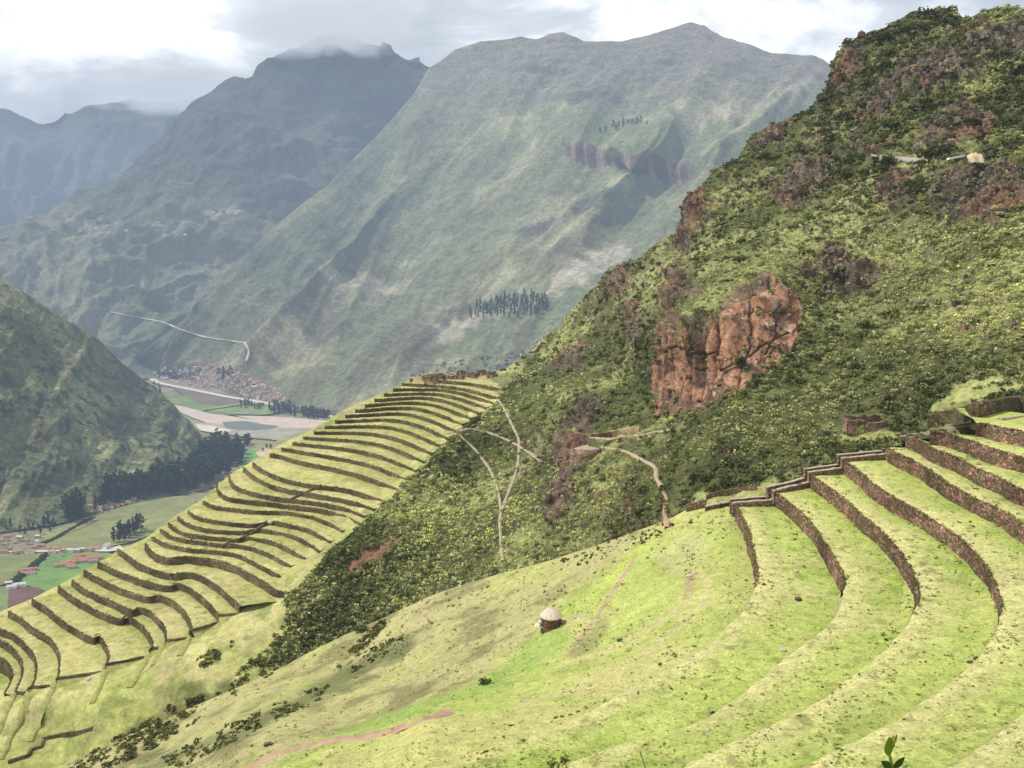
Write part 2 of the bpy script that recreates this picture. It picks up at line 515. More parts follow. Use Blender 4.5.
S.displace((ridged(q, 5, 51) * 22 + fbm(S.P / 70, 6, 53) * 16) * env)
nz = fbm(S.P / 90, 6, 55); n2 = fbm(S.P / 26, 5, 57)
c = mixc(np.broadcast_to(C((.15, .17, .08)), S.P.shape), (.31, .315, .145), sstep(-.1, .4, nz + .5 * n2))
c = mixc(c, (.10, .078, .052), .7 * sstep(.1, .45, n2 - .4 * nz))
c = mixc(c, (.034, .046, .022), .85 * sstep(.12, .36, fbm(S.P / 18, 4, 59)))
for pl in ([(0, 290), (30, 300), (70, 330), (85, 360), (75, 362), (50, 335), (0, 312)], [(60, 380), (140, 400), (130, 412), (70, 392)], [(60, 440), (110, 450), (105, 458), (60, 450)]):
    c = mixc(c, (.30, .29, .16), .6 * pmask(S.px, S.py, pl, 10, n2 * 22))
c = mixc(c, (.10, .085, .07), .6 * pmask(S.px, S.py, [(75, 330), (110, 345), (150, 390), (165, 420), (130, 395), (100, 365)], 14, n2 * 18))
c = mixc(c, (.09, .08, .07), .7 * pmask(S.px, S.py, [(105, 420), (130, 405), (135, 430), (118, 438)], 8, n2 * 14))
S.build("valley_hill", M_HILL, c)

# ---- survey of the terraced hillside (pixel course of every lip, wall heights, levels)
LT = [
    [(-40, 645), (-15, 652), (0, 658), (8, 663), (12, 673), (10, 683), (5, 693)],
    [(-40, 628), (-15, 634), (0, 640), (10, 646), (19, 656), (22, 667), (21, 679), (15, 692)],
    [(-40, 615), (-15, 623), (0, 629), (12, 634), (24, 643), (33, 654), (36, 663), (35, 677), (31, 687)],
    [(8, 611), (20, 618), (34, 629), (48, 637), (56, 646), (59, 656), (59, 667), (57, 678)],
    [(32, 599), (46, 608), (62, 621), (80, 632), (93, 638), (98, 634), (103, 641), (107, 649), (109, 657), (106, 664)],
    [(58, 586), (68, 594), (86, 605), (104, 614), (120, 619), (127, 616), (137, 622), (147, 632), (152, 640), (152, 648)],
    [(72, 580), (84, 589), (100, 597), (118, 604), (131, 610), (139, 608), (149, 611), (159, 620), (165, 628), (166, 640)],
    [(84, 570), (96, 577), (112, 585), (129, 592), (147, 597), (157, 595), (169, 599), (181, 608), (189, 618), (192, 630)],
    [(98, 562), (112, 569), (130, 576), (151, 583), (169, 586), (176, 583), (189, 588), (203, 598), (212, 607), (219, 615)],
    [(118, 549), (128, 556), (138, 563), (154, 570), (170, 573.5), (188, 572.5), (200, 575.5), (214, 583.5), (226, 593.5), (240, 606)],
    [(145, 543.7), (152, 551.6), (166, 557.6), (188, 556.6), (214, 559.6), (233.6, 565.6), (249.5, 573.5), (263.5, 581.5), (277.4, 590.5), (291, 592)],
    [(152, 537), (166, 544), (190, 549), (216, 551), (236, 554), (253.5, 562), (272, 571.6), (280, 576)],
    [(160, 529), (174, 537), (196, 541), (220, 544), (234, 544), (253.5, 548), (273, 556), (290, 566)],
    [(168, 523), (180, 531), (196, 535), (226, 538), (238, 539), (247.5, 537), (265.5, 540), (285, 547), (305, 558)],
    [(178, 517), (188, 524), (206, 529), (234, 531.5), (246, 531), (258, 529), (281, 532.5), (301, 539), (319, 551)],
    [(188, 511), (198, 517), (218, 521), (247.5, 524), (261.5, 523), (270, 521), (289, 524.5), (309, 529.5), (330, 542)],
    [(203, 501), (214, 506), (235.6, 509), (257.5, 511), (281.4, 511.5), (305, 515), (325, 521), (342, 531)],
    [(216.6, 483), (218.6, 491), (227.6, 497), (245.5, 500), (269.5, 502.5), (289, 505), (320, 509), (345, 516), (356, 522)],
    [(228.6, 476), (234, 485), (247.5, 491), (269.5, 496), (291, 499), (320, 502.5), (345, 508), (364, 516)],
    [(243.5, 468), (253.5, 476), (268.5, 484), (288, 489.5), (307, 492.5), (326, 496), (351, 501), (374, 509)],
    [(252.6, 463), (266, 471.5), (283, 478.5), (302, 483), (321, 485.5), (341, 488), (358, 492), (384, 501)],
    [(270, 453.5), (283, 456), (298, 461), (323, 466), (341, 470), (358, 474.5), (379, 481.6), (400, 490)],
]
bt = C([(270, 453.5), (323, 466), (362, 475), (400, 490)]); md = C([(340, 418), (393, 416), (422, 421.5), (451, 434)]); tp_ = C([(402, 383.5), (440, 385.5), (470, 390), (501, 399)])
for i in range(1, 14):
    t = i / 13
    w0, w1, w2 = (1 - t) * (1 - 2 * t), 4 * t * (1 - t), t * (2 * t - 1)
    LT.append([tuple(x) for x in (bt * w0 + md * w1 + tp_ * w2)])
LT.append([(410, 379.5), (440, 380.5), (475, 384), (508, 391)])
HH = [1.85] * 9 + [2.2] + [1.2] * 6 + [1.5] * 5 + [1.3] * 14
nL = len(LT)
ZZ = np.zeros(nL)
ZZ[-1] = -47.5
for k in range(nL - 2, -1, -1):
    ZZ[k] = ZZ[k + 1] - HH[k] - .02

# ---- crag -----------------------------------------------------------
TOPB = [(240, 650), (262, 632), (280, 606), (300, 586), (334, 547), (372, 513), (400, 488), (430, 459), (450, 437), (470, 426), (500, 399), (510, 388), (520, 372), (530, 360), (540, 350), (560, 328), (580, 306), (600, 286), (612, 272), (620, 270), (640, 258), (655, 245), (668, 238), (680, 235), (684, 222), (690, 205),
        (700, 190), (720, 170), (740, 160), (748, 150), (752, 138), (762, 132), (790, 118), (812, 103), (828, 88), (832, 72), (838, 56), (846, 46), (862, 35), (880, 28), (890, 21), (910, 15), (930, 10), (945, 8), (955, 10), (962, 18), (972, 16), (985, 10), (1005, 5), (1024, 8), (1100, -20), (1300, -60)]
BOTB = [(240, 668), (300, 672), (340, 660), (400, 636), (450, 614), (500, 598), (560, 582), (640, 556), (700, 526), (740, 509), (780, 497), (850, 463), (912, 440), (985, 428), (1300, 424)]
CB = [(x_ + 3, y_, z2d(x_, y_, z_) - 4) for x_, y_, z_ in [(LT[k_][-1][0], LT[k_][-1][1], ZZ[k_]) for k_ in (10, 13, 15, 16, 18, 20, 21, 23, 26, 29, 31, 33)]]
CB += [(265, 630, z2d(265, 630, ZZ[9] - 3) - 4), (512, 388, 342), (540, 350, 400), (600, 286, 392), (655, 245, 350), (680, 235, 325), (700, 190, 330), (750, 145, 345), (832, 80, 350), (890, 22, 375), (945, 8, 385), (1024, 8, 365), (1300, -60, 330),
      (340, 655, 186), (400, 620, 190), (450, 600, 186), (500, 585, 178), (560, 565, 165), (640, 540, 146), (690, 505, 136), (760, 490, 131), (850, 450, 138), (930, 428, 143), (1024, 412, 138), (1300, 405, 130),
      (450, 500, 240), (500, 450, 278), (520, 520, 205), (560, 390, 285), (583, 450, 205), (640, 470, 168), (620, 350, 290), (650, 400, 235), (690, 415, 180), (700, 350, 186), (690, 320, 192), (760, 375, 176), (740, 300, 196), (765, 282, 202), (795, 320, 196),
      (740, 450, 147), (860, 420, 150), (1000, 395, 144), (1000, 270, 188), (900, 300, 200), (900, 370, 162), (900, 180, 262), (1000, 170, 250), (800, 200, 285), (740, 240, 272), (680, 280, 262), (1000, 80, 312), (860, 100, 325), (820, 260, 235), (1300, 200, 220)]
S_CRAG = S = Sheet(286, 1300, 900, 520, TOPB, BOTB, CB, back=((3, 1), (12, 8), (60, 55), (220, 200)), lam=3e-4)
jn = fbm(np.stack([S.px / 15, S.py / 15, 0 * S.px], -1), 6, 61, .6) * 17
ROCKS = [[(657, 420), (655, 380), (662, 325), (668, 304), (690, 320), (704, 322), (735, 292), (765, 279), (792, 300), (802, 330), (772, 375), (738, 396), (692, 416)]]
SMALL = [[(682, 242), (688, 200), (705, 193), (708, 215), (695, 243)], [(622, 300), (646, 290), (652, 330), (642, 352), (627, 338)], [(776, 192), (800, 152), (832, 163), (836, 190), (802, 212), (778, 212)],
         [(922, 210), (940, 184), (990, 172), (1030, 178), (1030, 218), (990, 232), (950, 226)], [(926, 160), (930, 118), (962, 108), (996, 128), (975, 150)], [(845, 160), (862, 138), (882, 158)],
         [(800, 268), (838, 248), (885, 268), (862, 296), (828, 300)], [(545, 515), (558, 480), (578, 468), (584, 500), (562, 524)], [(552, 462), (560, 438), (585, 398), (604, 398), (592, 442), (570, 472)],
         [(752, 150), (770, 128), (800, 120), (780, 142)], [(834, 95), (836, 60), (862, 38), (872, 62), (850, 92)], [(860, 110), (905, 70), (960, 50), (990, 70), (930, 95), (885, 118)], [(955, 40), (1024, 20), (1100, 30), (1040, 60), (980, 62)],
         [(556, 372), (572, 350), (586, 352), (574, 378)], [(608, 290), (624, 272), (638, 276), (618, 300)], [(880, 190), (910, 178), (918, 205), (888, 215)], [(700, 300), (668, 312), (664, 275), (680, 262)], [(530, 465), (546, 430), (556, 432), (544, 470)]]
mk_main = pmask(S.px, S.py, ROCKS[0], 7, jn * .7)
mk_small = np.zeros_like(mk_main)
for pl in SMALL:
    mk_small = np.maximum(mk_small, pmask(S.px, S.py, pl, 9, jn))
S.rock = np.maximum(mk_main, mk_small)
upper = sstep(320, 60, S.py)
env = (1 - .85 * sstep(.88, 1, S.t)[:, None]) * (1 - .85 * pmask(S.px, S.py, [(920, 414), (945, 388), (1060, 370), (1060, 415), (1000, 415), (930, 432)], 10))
lip = (.5 + .5 * sstep(0, .03, S.t)[:, None])
V1 = fbm(S.P / 42, 6, 63) * (4.0 + 5.0 * upper) * (1 - .8 * mk_main)
V2 = ridged(S.P / C((9, 9, 20)), 5, 65) * (1.0 + 1.5 * upper)
V3 = ridged(S.P / C((6, 6, 120)), 4, 67) * 1.7 * mk_main + fbm(S.P / C((2, 2, 6)), 4, 68) * .45 * mk_main + (ridged(S.P / C((7, 7, 13)), 5, 69) * 5.0 - .5) * mk_small
FR = [[(722, 298), (719, 330), (716, 365), (712, 414)], [(690, 322), (693, 360), (690, 414)], [(752, 288), (749, 335), (738, 392)], [(704, 328), (702, 370), (700, 412)], [(676, 330), (673, 370), (668, 420)], [(770, 285), (776, 320), (764, 360)],
      [(664, 352), (680, 346), (702, 356), (720, 350)], [(722, 372), (745, 360), (770, 345), (792, 338)], [(735, 318), (760, 312), (788, 318)]]
frd = np.full(S.px.shape, 99.0)
fj = 3.0 * fbm(np.stack([S.px / 9, S.py / 9, 0 * S.px], -1), 3, 62)
for ln in FR:
    frd = np.minimum(frd, dist_line(S.px + fj, S.py + .6 * fj, ln))
frac_m = np.exp(-(frd / 1.3) ** 2) * mk_main
step = (sstep(719, 722, S.px + fj) - sstep(688, 691, S.px + fj) * .8 + sstep(750, 754, S.px + fj) * .7) * 2.2 * mk_main
V3 = V3 - .7 * frac_m + step * .4
V4 = fbm(S.P / 3.2, 4, 64) * 1.2
S.displace((V1 + V2 * (1 - mk_main) + V3 + V4 * (1 - mk_main)) * env * lip)
nz = fbm(S.P / 30, 5, 71); n2 = fbm(S.P / 6, 4, 73)
c = mixc(np.broadcast_to(C((.10, .11, .042)), S.P.shape), (.29, .305, .125), sstep(-.1, .4, nz + .4 * n2))
c = mixc(c, (.05, .055, .025), .7 * sstep(.0, .4, n2 - nz * .5))
steep = sstep(.62, .35, S.n[..., 2])
rk = mixc(np.broadcast_to(C((.165, .13, .09)), S.P.shape), (.075, .062, .045), sstep(-.1, .3, fbm(S.P / 4, 4, 75)))
rk = mixc(rk, (.24, .125, .085), sstep(.08, .4, fbm(S.P / 11, 4, 79)) * .75)
strk = fbm(S.P / C((2.0, 2.0, 40)), 5, 81)
rm = mixc(np.broadcast_to(C((.40, .215, .135)), S.P.shape), (.245, .13, .085), sstep(.0, .4, strk))
rm = mixc(rm, (.55, .40, .31), .8 * sstep(.2, .5, fbm(S.P / C((1.8, 1.8, 60)), 4, 83)))
crk = 1 - np.abs(vnoise(S.P / C((6.5, 6.5, 60)) + .5 * fbm(S.P / 7, 3, 86)[..., None], 87))
rm = mixc(rm, (.075, .05, .038), .9 * sstep(.84, .97, crk))
rm = mixc(rm, (.06, .042, .034), .85 * frac_m)
rm = mixc(rm, (.09, .065, .05), .7 * sstep(.25, .5, fbm(S.P / C((5, 5, 9)), 5, 85)))
c = mixc(c, rk, np.maximum(mk_small, .75 * steep * sstep(-.1, .25, n2 + nz)) * (1 - mk_main))
rm = mixc(rm, (.10, .09, .06), .7 * pmask(S.px, S.py, [(664, 300), (690, 316), (704, 318), (735, 288), (768, 275), (764, 292), (738, 304), (712, 336), (692, 338), (672, 326), (664, 340)], 8, jn * .7))
rm = mixc(rm, (.10, .075, .055), .7 * pmask(S.px, S.py, [(660, 425), (660, 398), (688, 392), (692, 414)], 6, jn * .6))
c = mixc(c, rm, mk_main)
c = mixc(c, (.24, .125, .085), .8 * pmask(S.px, S.py, [(345, 565), (360, 552), (392, 535), (398, 540), (370, 565), (352, 575)], 5, jn * .5))
S.bare = pmask(S.px, S.py, [(345, 565), (360, 552), (392, 535), (398, 540), (370, 565), (352, 575)], 5, jn * .5)
LITE = [[(688, 508), (692, 494), (736, 485), (776, 479), (774, 491), (738, 503)], [(930, 402), (965, 390), (1030, 380), (1030, 388), (968, 400), (932, 412)], [(575, 436), (640, 430), (660, 438), (600, 446)], [(840, 432), (880, 428), (905, 432), (890, 440), (842, 440)], [(950, 385), (1024, 372), (1024, 378), (955, 392)]]
for pl in LITE:
    mm = pmask(S.px, S.py, pl, 4, jn * .2)
    c = mixc(c, (.36, .37, .14), .85 * mm); S.bare = np.maximum(S.bare, mm)
S.build("crag_hillside", M_CRAG, c)

# ------------------------------------------------------------------ terraces
def smooth_px(pts, n):
    """catmull-rom through pixel points, evenly resampled; returns xy and position 0..1"""
    p = np.asarray(pts, float)
    p = np.vstack([2 * p[0] - p[1], p, 2 * p[-1] - p[-2]])
    out = []
    for i in range(1, len(p) - 2):
        t = np.linspace(0, 1, 24, endpoint=False)[:, None]
        a, b, c_, d = p[i - 1], p[i], p[i + 1], p[i + 2]
        out.append(.5 * ((2 * b) + (c_ - a) * t + (2 * a - 5 * b + 4 * c_ - d) * t ** 2 + (3 * b - a - 3 * c_ + d) * t ** 3))
    out = np.vstack(out + [p[-2:-1]])
    return out


def resample(P, n):
    s = np.r_[0, np.cumsum(np.linalg.norm(np.diff(P, axis=0), axis=1))]
    return np.stack([np.interp(np.linspace(0, s[-1], n), s, P[:, k]) for k in range(P.shape[1])], 1)


def outward(L):
    """horizontal unit normals of a lip curve, pointing to the low side (flipped by sign)"""
    t = np.gradient(L, axis=0); t[:, 2] = 0
    t /= np.linalg.norm(t, axis=1, keepdims=True) + 1e-9
    return np.stack([-t[:, 1], t[:, 0], 0 * t[:, 0]], 1)


ORD = ["lowest", "second", "third", "fourth", "fifth", "sixth", "seventh", "eighth", "ninth", "tenth", "eleventh", "twelfth", "thirteenth", "fourteenth", "fifteenth", "sixteenth", "seventeenth", "eighteenth",
       "nineteenth", "twentieth", "twenty-first", "twenty-second", "twenty-third", "twenty-fourth", "twenty-fifth", "twenty-sixth", "twenty-seventh", "twenty-eighth", "twenty-ninth", "thirtieth", "thirty-first",
       "thirty-second", "thirty-third", "thirty-fourth", "thirty-fifth", "thirty-sixth"]

# --- near amphitheatre: lips as (pixels), far z, near z
AW = [
    [(736.6, 506), (743.6, 520), (749.6, 535.7), (753.5, 553.7), (755.5, 569.6), (755, 587.5), (747.6, 605.5), (735.6, 617), (717, 636), (699, 649), (660, 672), (620, 693), (580, 714), (530, 733), (460, 756), (400, 775), (330, 800)],
    [(776, 493), (795, 508), (811, 524), (825, 543.7), (836, 561.6), (842, 573), (844, 587.6), (841, 601.5), (828, 623), (784, 657), (751, 686), (711, 714), (680, 727), (640, 737), (600, 751), (550, 768), (480, 800)],
    [(811, 475), (822, 483), (840, 496), (858, 512), (878, 530), (896, 548), (908, 566), (916, 583), (917.6, 597.5), (915, 608), (903, 628), (866, 664), (827, 695), (784, 717), (734, 741), (690, 760), (640, 785)],
    [(845, 461), (853.5, 467.5), (870, 481), (890, 495), (915.6, 510), (939.5, 524), (963, 542), (979, 559), (991, 574), (998, 591.6), (1000, 609.5), (995, 630), (968, 666), (922, 702), (870, 733), (800, 765), (740, 795)],
    [(886, 447.5), (902, 455.6), (921, 465), (937, 475.7), (955, 487.5), (976, 499.4), (1000, 510), (1024, 526), (1050, 545), (1070, 570), (1082, 600), (1078, 640), (1050, 685), (1000, 730), (940, 768), (880, 800)],
    [(907.6, 435), (921, 441.5), (934, 449), (955, 457), (976, 468), (998, 478.6), (1024, 490.5), (1060, 508), (1100, 535), (1135, 575), (1155, 630), (1145, 690), (1110, 740), (1050, 790)],
    [(930, 431), (939, 432), (955, 436), (976, 443), (998, 450.5), (1024, 458), (1070, 474), (1120, 500), (1180, 545), (1220, 610), (1220, 700), (1180, 780)],
    [(976, 423), (985, 423.7), (1000, 427.5), (1024, 432), (1080, 446), (1140, 468), (1210, 510), (1280, 580), (1300, 700), (1270, 790)],
]
def zprof(k, s):
    far = -33 + 2.0 * k
    near = -33.5 + 1.95 * k
    return far + (near - far) * sstep(0.0, .5, s)
def hprof(k, s):
    return np.interp(s, [0, .2, .5, .62, .8, 1], [1.9, 1.9, 1.75, 1.3, .9, .7]) * (0.8 if k == 0 else 1)
NA = 520
A_lip, A_foot = [], []
for k, pts in enumerate(AW):
    xy = resample(smooth_px(pts, 0), 900)
    w = at_z(xy[:, 0], xy[:, 1], -30 + 2.4 * k)
    sw = np.r_[0, np.cumsum(np.linalg.norm(np.diff(w, axis=0), axis=1))]; sw /= sw[-1]
    L = at_z(xy[:, 0], xy[:, 1], zprof(k, sw))
    L = resample(L, NA)
    s = np.linspace(0, 1, NA)
    L = L + outward(L) * (.22 * fbm(L / 4.0, 3, 90 + k))[:, None]
    h = hprof(k, s)
    o = outward(L)
    if k == 0: probe = o
    F = L - np.array([0, 0, 1.0]) * h[:, None]
    A_lip.append(L); A_foot.append((F, h, s))
def low_sign(L, nxt):
    o = outward(L)
    return -1.0 if np.mean(np.sum((nxt - L) * o, 1)) > 0 else 1.0
cA, vA, fA, off, A_cut = [], [], [], 0, []
for k in range(len(AW)):
    L = A_lip[k]; F, h, s = A_foot[k]
    nxt = A_lip[k + 1] if k + 1 < len(AW) else 2 * L - A_lip[k - 1]
    sg = low_sign(L, nxt)
    o = outward(L) * sg
    A_foot[k] = (F + o * (.05 * h)[:, None], h, s)
    # wall ribbon with a bedded back and uneven coping
    M = 9
    v = np.linspace(0, 1, M)
    Pw = L[None] * (1 - v)[:, None, None] + (A_foot[k][0] - np.array([0, 0, .35]))[None] * v[:, None, None]
    Pw = Pw + o[None] * (.10 + .10 * fbm(Pw / .7, 3, 200 + k) + .12 * fbm(Pw / 5, 2, 220 + k))[..., None]
    Pw[0, :, 2] += .10 + .14 * fbm(L / 1.1, 3, 240 + k)
    back = Pw[0] - o * .22; back[:, 2] -= .02
    low = back - o * .05; low[:, 2] -= .5
    Pw = np.concatenate([low[None], back[None], Pw])
    facing = np.sum(o * (-L), 1)
    turned = np.where((facing < 0) & (s > .15))[0]
    cut = min(NA, (int(turned[0]) if len(turned) else NA) + (105 if k == 0 else 12))
    vb = np.linspace(0, 1, 5)[:, None, None]
    bank = (L - o * .5)[None, cut - 14:] * (1 - vb) + (A_foot[k][0] + o * .9 - C((0, 0, .5)))[None, cut - 14:] * vb
    bank[0, :, 2] -= .26
    A_cut.append(cut)
    vA.append(bank.reshape(-1, 3)); fA.append(gridF(*bank.shape[:2]) + off); off += bank.shape[0] * bank.shape[1]
    cA.append(np.broadcast_to(C((.36, .37, .14)), bank.shape).reshape(-1, 3))
    sl_ = np.ones(NA); sl_[cut - 22:cut] = np.linspace(1, 0, 22); sl_ = sl_[:cut]
    Pw = Pw[:, :cut].copy()
    Pw[:2] -= o[None, :cut] * .0
    Pw[:3, :, 2] -= (.34 * (1 - sl_))[None]
    ob = mk("terrace_wall", Pw.reshape(-1, 3), gridF(*Pw.shape[:2]), M_WALL, smooth=False)
    tag(ob, "reddish dry-stone wall curving round the near grass amphitheatre, %s one up from the round hut" % ("first" if k == 0 else ORD[k]), "stone wall", "curved retaining walls of the near amphitheatre")
    # tread
    if k + 1 < len(AW):
        Fn, hn, _ = A_foot[k + 1]
    else:
        Fn = L - o * 9.0; Fn[:, 2] += .5
    A_foot[k] = (A_foot[k][0], h, s)
def tread(L, inner, nv, seed, dip=.0, edge=.9, inset=.25, amp=.10):
    v = np.linspace(0, 1, nv)
    P = L[None] * (1 - v)[:, None, None] + inner[None] * v[:, None, None]
    w = np.linalg.norm(inner - L, axis=1)[None] * v[:, None]
    wi = np.linalg.norm(inner - L, axis=1)[None] * (1 - v[:, None])
    P[..., 2] += amp * fbm(P / 1.6, 4, seed) + 1.8 * amp * fbm(P / 7, 2, seed + 3)
    P[..., 2] -= .16 * np.exp(-w / .5)
    return P, w, wi
def ccol(P, w, wi, near_s=None):
    n1 = fbm(P / 9, 4, 300); n2 = fbm(P / 2.2, 4, 303); n3 = fbm(P / 26, 3, 305)
    c = mixc(np.broadcast_to(C((.405, .455, .128)), P.shape), (.50, .495, .19), sstep(-.15, .4, n1 + n3 * .5))
    c = mixc(c, (.29, .38, .075), .75 * sstep(.0, .42, n2 * .7 + .6 * n3 - .25 * n1))
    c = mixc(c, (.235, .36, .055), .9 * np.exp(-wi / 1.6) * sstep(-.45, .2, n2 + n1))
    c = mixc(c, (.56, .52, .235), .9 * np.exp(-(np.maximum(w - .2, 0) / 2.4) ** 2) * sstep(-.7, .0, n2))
    c = mixc(c, (.20, .19, .06), .55 * sstep(.28, .5, fbm(P / .9, 3, 309)))
    return c
for k in range(len(AW)):
    L = A_lip[k]
    if k + 1 < len(AW):
        inner = A_foot[k + 1][0].copy()
        sg = low_sign(L, A_lip[k + 1])
        inner -= outward(A_lip[k + 1]) * low_sign(A_lip[k + 1], A_lip[k + 2] if k + 2 < len(AW) else 2 * A_lip[k + 1] - L) * .3
    else:
        inner = L - outward(L) * low_sign(L, 2 * L - A_lip[k - 1]) * 10.0; inner[:, 2] += .5
    P, w, wi = tread(L, inner, 42, 400 + k)
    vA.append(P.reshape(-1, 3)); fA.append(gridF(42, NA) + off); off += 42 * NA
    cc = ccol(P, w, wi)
    if k == 4 or k == 5:
        jj = fbm(P / 1.5, 3, 310)
        # darker herb patch on two upper treads
        cc = mixc(cc, (.12, .2, .05), .6 * sstep(.15, .4, fbm(P / 5, 3, 312 + k)))
    cA.append(cc.reshape(-1, 3))
tag(mk("terrace_ground", np.vstack(vA), np.vstack(fA), M_GRASS, np.vstack(cA)), kind="structure")

# base slope under and beside the amphitheatre
TOPA = [(-80, 830), (0, 797), (60, 768), (120, 741), (200, 706), (240, 688), (280, 670), (310, 654), (340, 639), (370, 625), (400, 612), (425, 600), (450, 590), (500, 575), (560, 558), (600, 545), (640, 530), (668, 520), (690, 508), (705, 504), (738, 508), (780, 492), (850, 460), (900, 438), (985, 424), (1400, 415)]
BOTA = [(-80, 960), (300, 900), (1400, 900)]
CA = ctrlz([(551, 627, -46), (620, 590, -42.4), (690, 560, -38.8), (728, 520, -35.6), (700, 506, -36), (668, 524, -38.6), (730, 600, -36.6), (712, 620, -36.8), (690, 645, -37.2), (650, 667, -38), (610, 690, -37.6), (570, 711, -37), (520, 731, -36.5), (450, 756, -36), (420, 722, -40), (470, 705, -41.5), (330, 750, -43), (250, 768, -46),
            (520, 665, -46.5), (480, 650, -50.5), (400, 680, -55), (330, 712, -55), (640, 530, -40.2), (560, 558, -46.5), (500, 575, -51.5), (450, 590, -56), (400, 612, -60), (340, 639, -64), (280, 670, -67), (200, 706, -70), (120, 741, -72), (60, 768, -74), (-80, 830, -78),
            (450, 625, -54.5), (350, 680, -60), (200, 750, -63), (100, 820, -64), (-80, 950, -60), (300, 850, -42), (450, 850, -35), (600, 640, -43.5), (590, 590, -44), (640, 610, -41),
            (700, 690, -36.3), (640, 722, -36), (790, 620, -36), (850, 560, -33.8), (800, 520, -35), (690, 800, -34), (850, 720, -31.5), (860, 620, -33), (900, 560, -31.5), (990, 560, -29), (1024, 450, -25.5), (900, 462, -29.5), (820, 500, -34), (1000, 700, -28), (1024, 790, -26), (1200, 600, -24), (1300, 430, -20), (1300, 800, -22), (850, 880, -30), (740, 530, -36.2), (770, 510, -35.2)])
S_NEAR = S = Sheet(-80, 1400, 760, 330, TOPA, BOTA, CA, back=((1.5, .4), (5, 2.6), (22, 16), (50, 46)), lam=2e-4)
env = (.3 + .7 * sstep(0, .05, S.t)[:, None])
left = sstep(620, 480, S.px - .2 * (S.py - 600))
S.displace((fbm(S.P / 9, 4, 501) * (.12 + .55 * left) + fbm(S.P / 2, 4, 503) * .16 + fbm(S.P / 30, 2, 505) * .7 * left) * env * sstep(800, 660, S.px + 0 * S.py)[..., ] )
n1 = fbm(S.P / 12, 5, 511); n2 = fbm(S.P / 2.6, 4, 513); n3 = fbm(S.P / 34, 3, 515)
cb = mixc(np.broadcast_to(C((.405, .45, .13)), S.P.shape), (.48, .465, .18), sstep(-.15, .35, n1))
cb = mixc(cb, (.30, .39, .08), .65 * sstep(.0, .42, n2 * .7 - .4 * n1))
fw = np.stack([(S.px * .45 + S.py) / 9, (S.px - S.py * .45) / 50, 0 * S.px], -1)
nw = fbm(fw, 5, 517)
ld = mixc(np.broadcast_to(C((.40, .375, .17)), S.P.shape), (.245, .225, .105), sstep(-.1, .35, nw + .3 * n2))
ld = mixc(ld, (.40, .42, .14), .6 * sstep(.05, .4, n1 - .3 * nw))
edge_l = pmask(S.px, S.py, [(-80, 700), (-80, 960), (240, 770), (330, 738), (400, 712), (450, 695), (490, 672), (530, 645), (545, 622), (560, 600), (620, 560), (670, 515), (400, 560)], 20, n2 * 8)
c = mixc(cb, ld, edge_l)
c = mixc(c, (.26, .37, .09), .8 * pmask(S.px, S.py, [(420, 702), (470, 690), (500, 670), (530, 640), (548, 628), (568, 628), (575, 640), (540, 665), (505, 690), (470, 702), (400, 722), (330, 742), (300, 748), (340, 730)], 10, n2 * 8))
c = mixc(c, (.44, .31, .21), .9 * sstep(2.6, .6, dist_line(S.px, S.py, [(570, 653), (585, 632), (603, 607), (620, 580), (634, 560)]) + n2))
c = mixc(c, (.42, .47, .11), .8 * sstep(3.5, 1, dist_line(S.px, S.py, [(590, 600), (610, 580), (634, 552), (668, 525)]) + n2))
c = mixc(c, (.27, .24, .12), .6 * pmask(S.px, S.py, [(565, 655), (585, 635), (605, 612), (612, 625), (590, 655), (572, 662)], 8, n2 * 4))
c = mixc(c, (.46, .36, .26), .7 * pmask(S.px, S.py, [(563, 618), (584, 614), (588, 619), (566, 622)], 4, n2 * 3))
c = mixc(c, (.40, .28, .17), .7 * pmask(S.px, S.py, [(684, 585), (690, 572), (697, 572), (696, 586), (688, 602), (682, 602)], 4, n2 * 3))
c = mixc(c, (.45, .40, .23), .5 * pmask(S.px, S.py, [(655, 555), (690, 530), (712, 540), (705, 565), (670, 575)], 14, n2 * 10))
for ln in ([(700, 572), (708, 583), (703, 605), (683, 623), (640, 657), (600, 677), (560, 695), (520, 707)], [(690, 600), (650, 630), (600, 655), (560, 668)]):
    c = mixc(c, (.50, .46, .21), .75 * sstep(6, 2, dist_line(S.px, S.py, ln) + 2 * n2))
c = mixc(c, (.43, .33, .22), .6 * sstep(2.2, .8, dist_line(S.px, S.py, [(431, 597), (424, 612), (415, 625), (411, 636)]) + n2))
c = mixc(c, (.15, .165, .07), .75 * pmask(S.px, S.py, [(160, 750), (230, 722), (300, 690), (390, 640), (430, 622), (420, 640), (330, 695), (250, 735), (170, 768), (90, 790)], 16, nw * 14 + n2 * 10))
S.build("near_slope", M_GRASS, c)

# --- terraced hillside across the gully
NC = 260
C_lip, C_foot, C_sg = [], [], []
for k, pts in enumerate(LT):
    xy = resample(smooth_px(pts, 0), 400)
    L = resample(at_z(xy[:, 0], xy[:, 1], np.full(400, ZZ[k])), NC)
    L = L + outward(L) * (.14 * fbm(L / 6, 3, 600 + k))[:, None]
    C_lip.append(L)
for k in range(nL):
    L = C_lip[k]
    sg = low_sign(L, C_lip[k + 1]) if k + 1 < nL else C_sg[-1]
    C_sg.append(sg)
    h = HH[k - 1] if k else 2.9
    s = np.linspace(0, 1, NC)
    taper = np.minimum(1, .45 + s / .06) * np.minimum(1, .45 + (1 - s) / .05)
    hh = h * (1 if k < 11 else .96) * (taper * .0 + 1)
    Fp = L + outward(L) * sg * (.12 * h); Fp[:, 2] -= h
    C_foot.append(Fp)
vC, fC, cC, off = [], [], [], 0
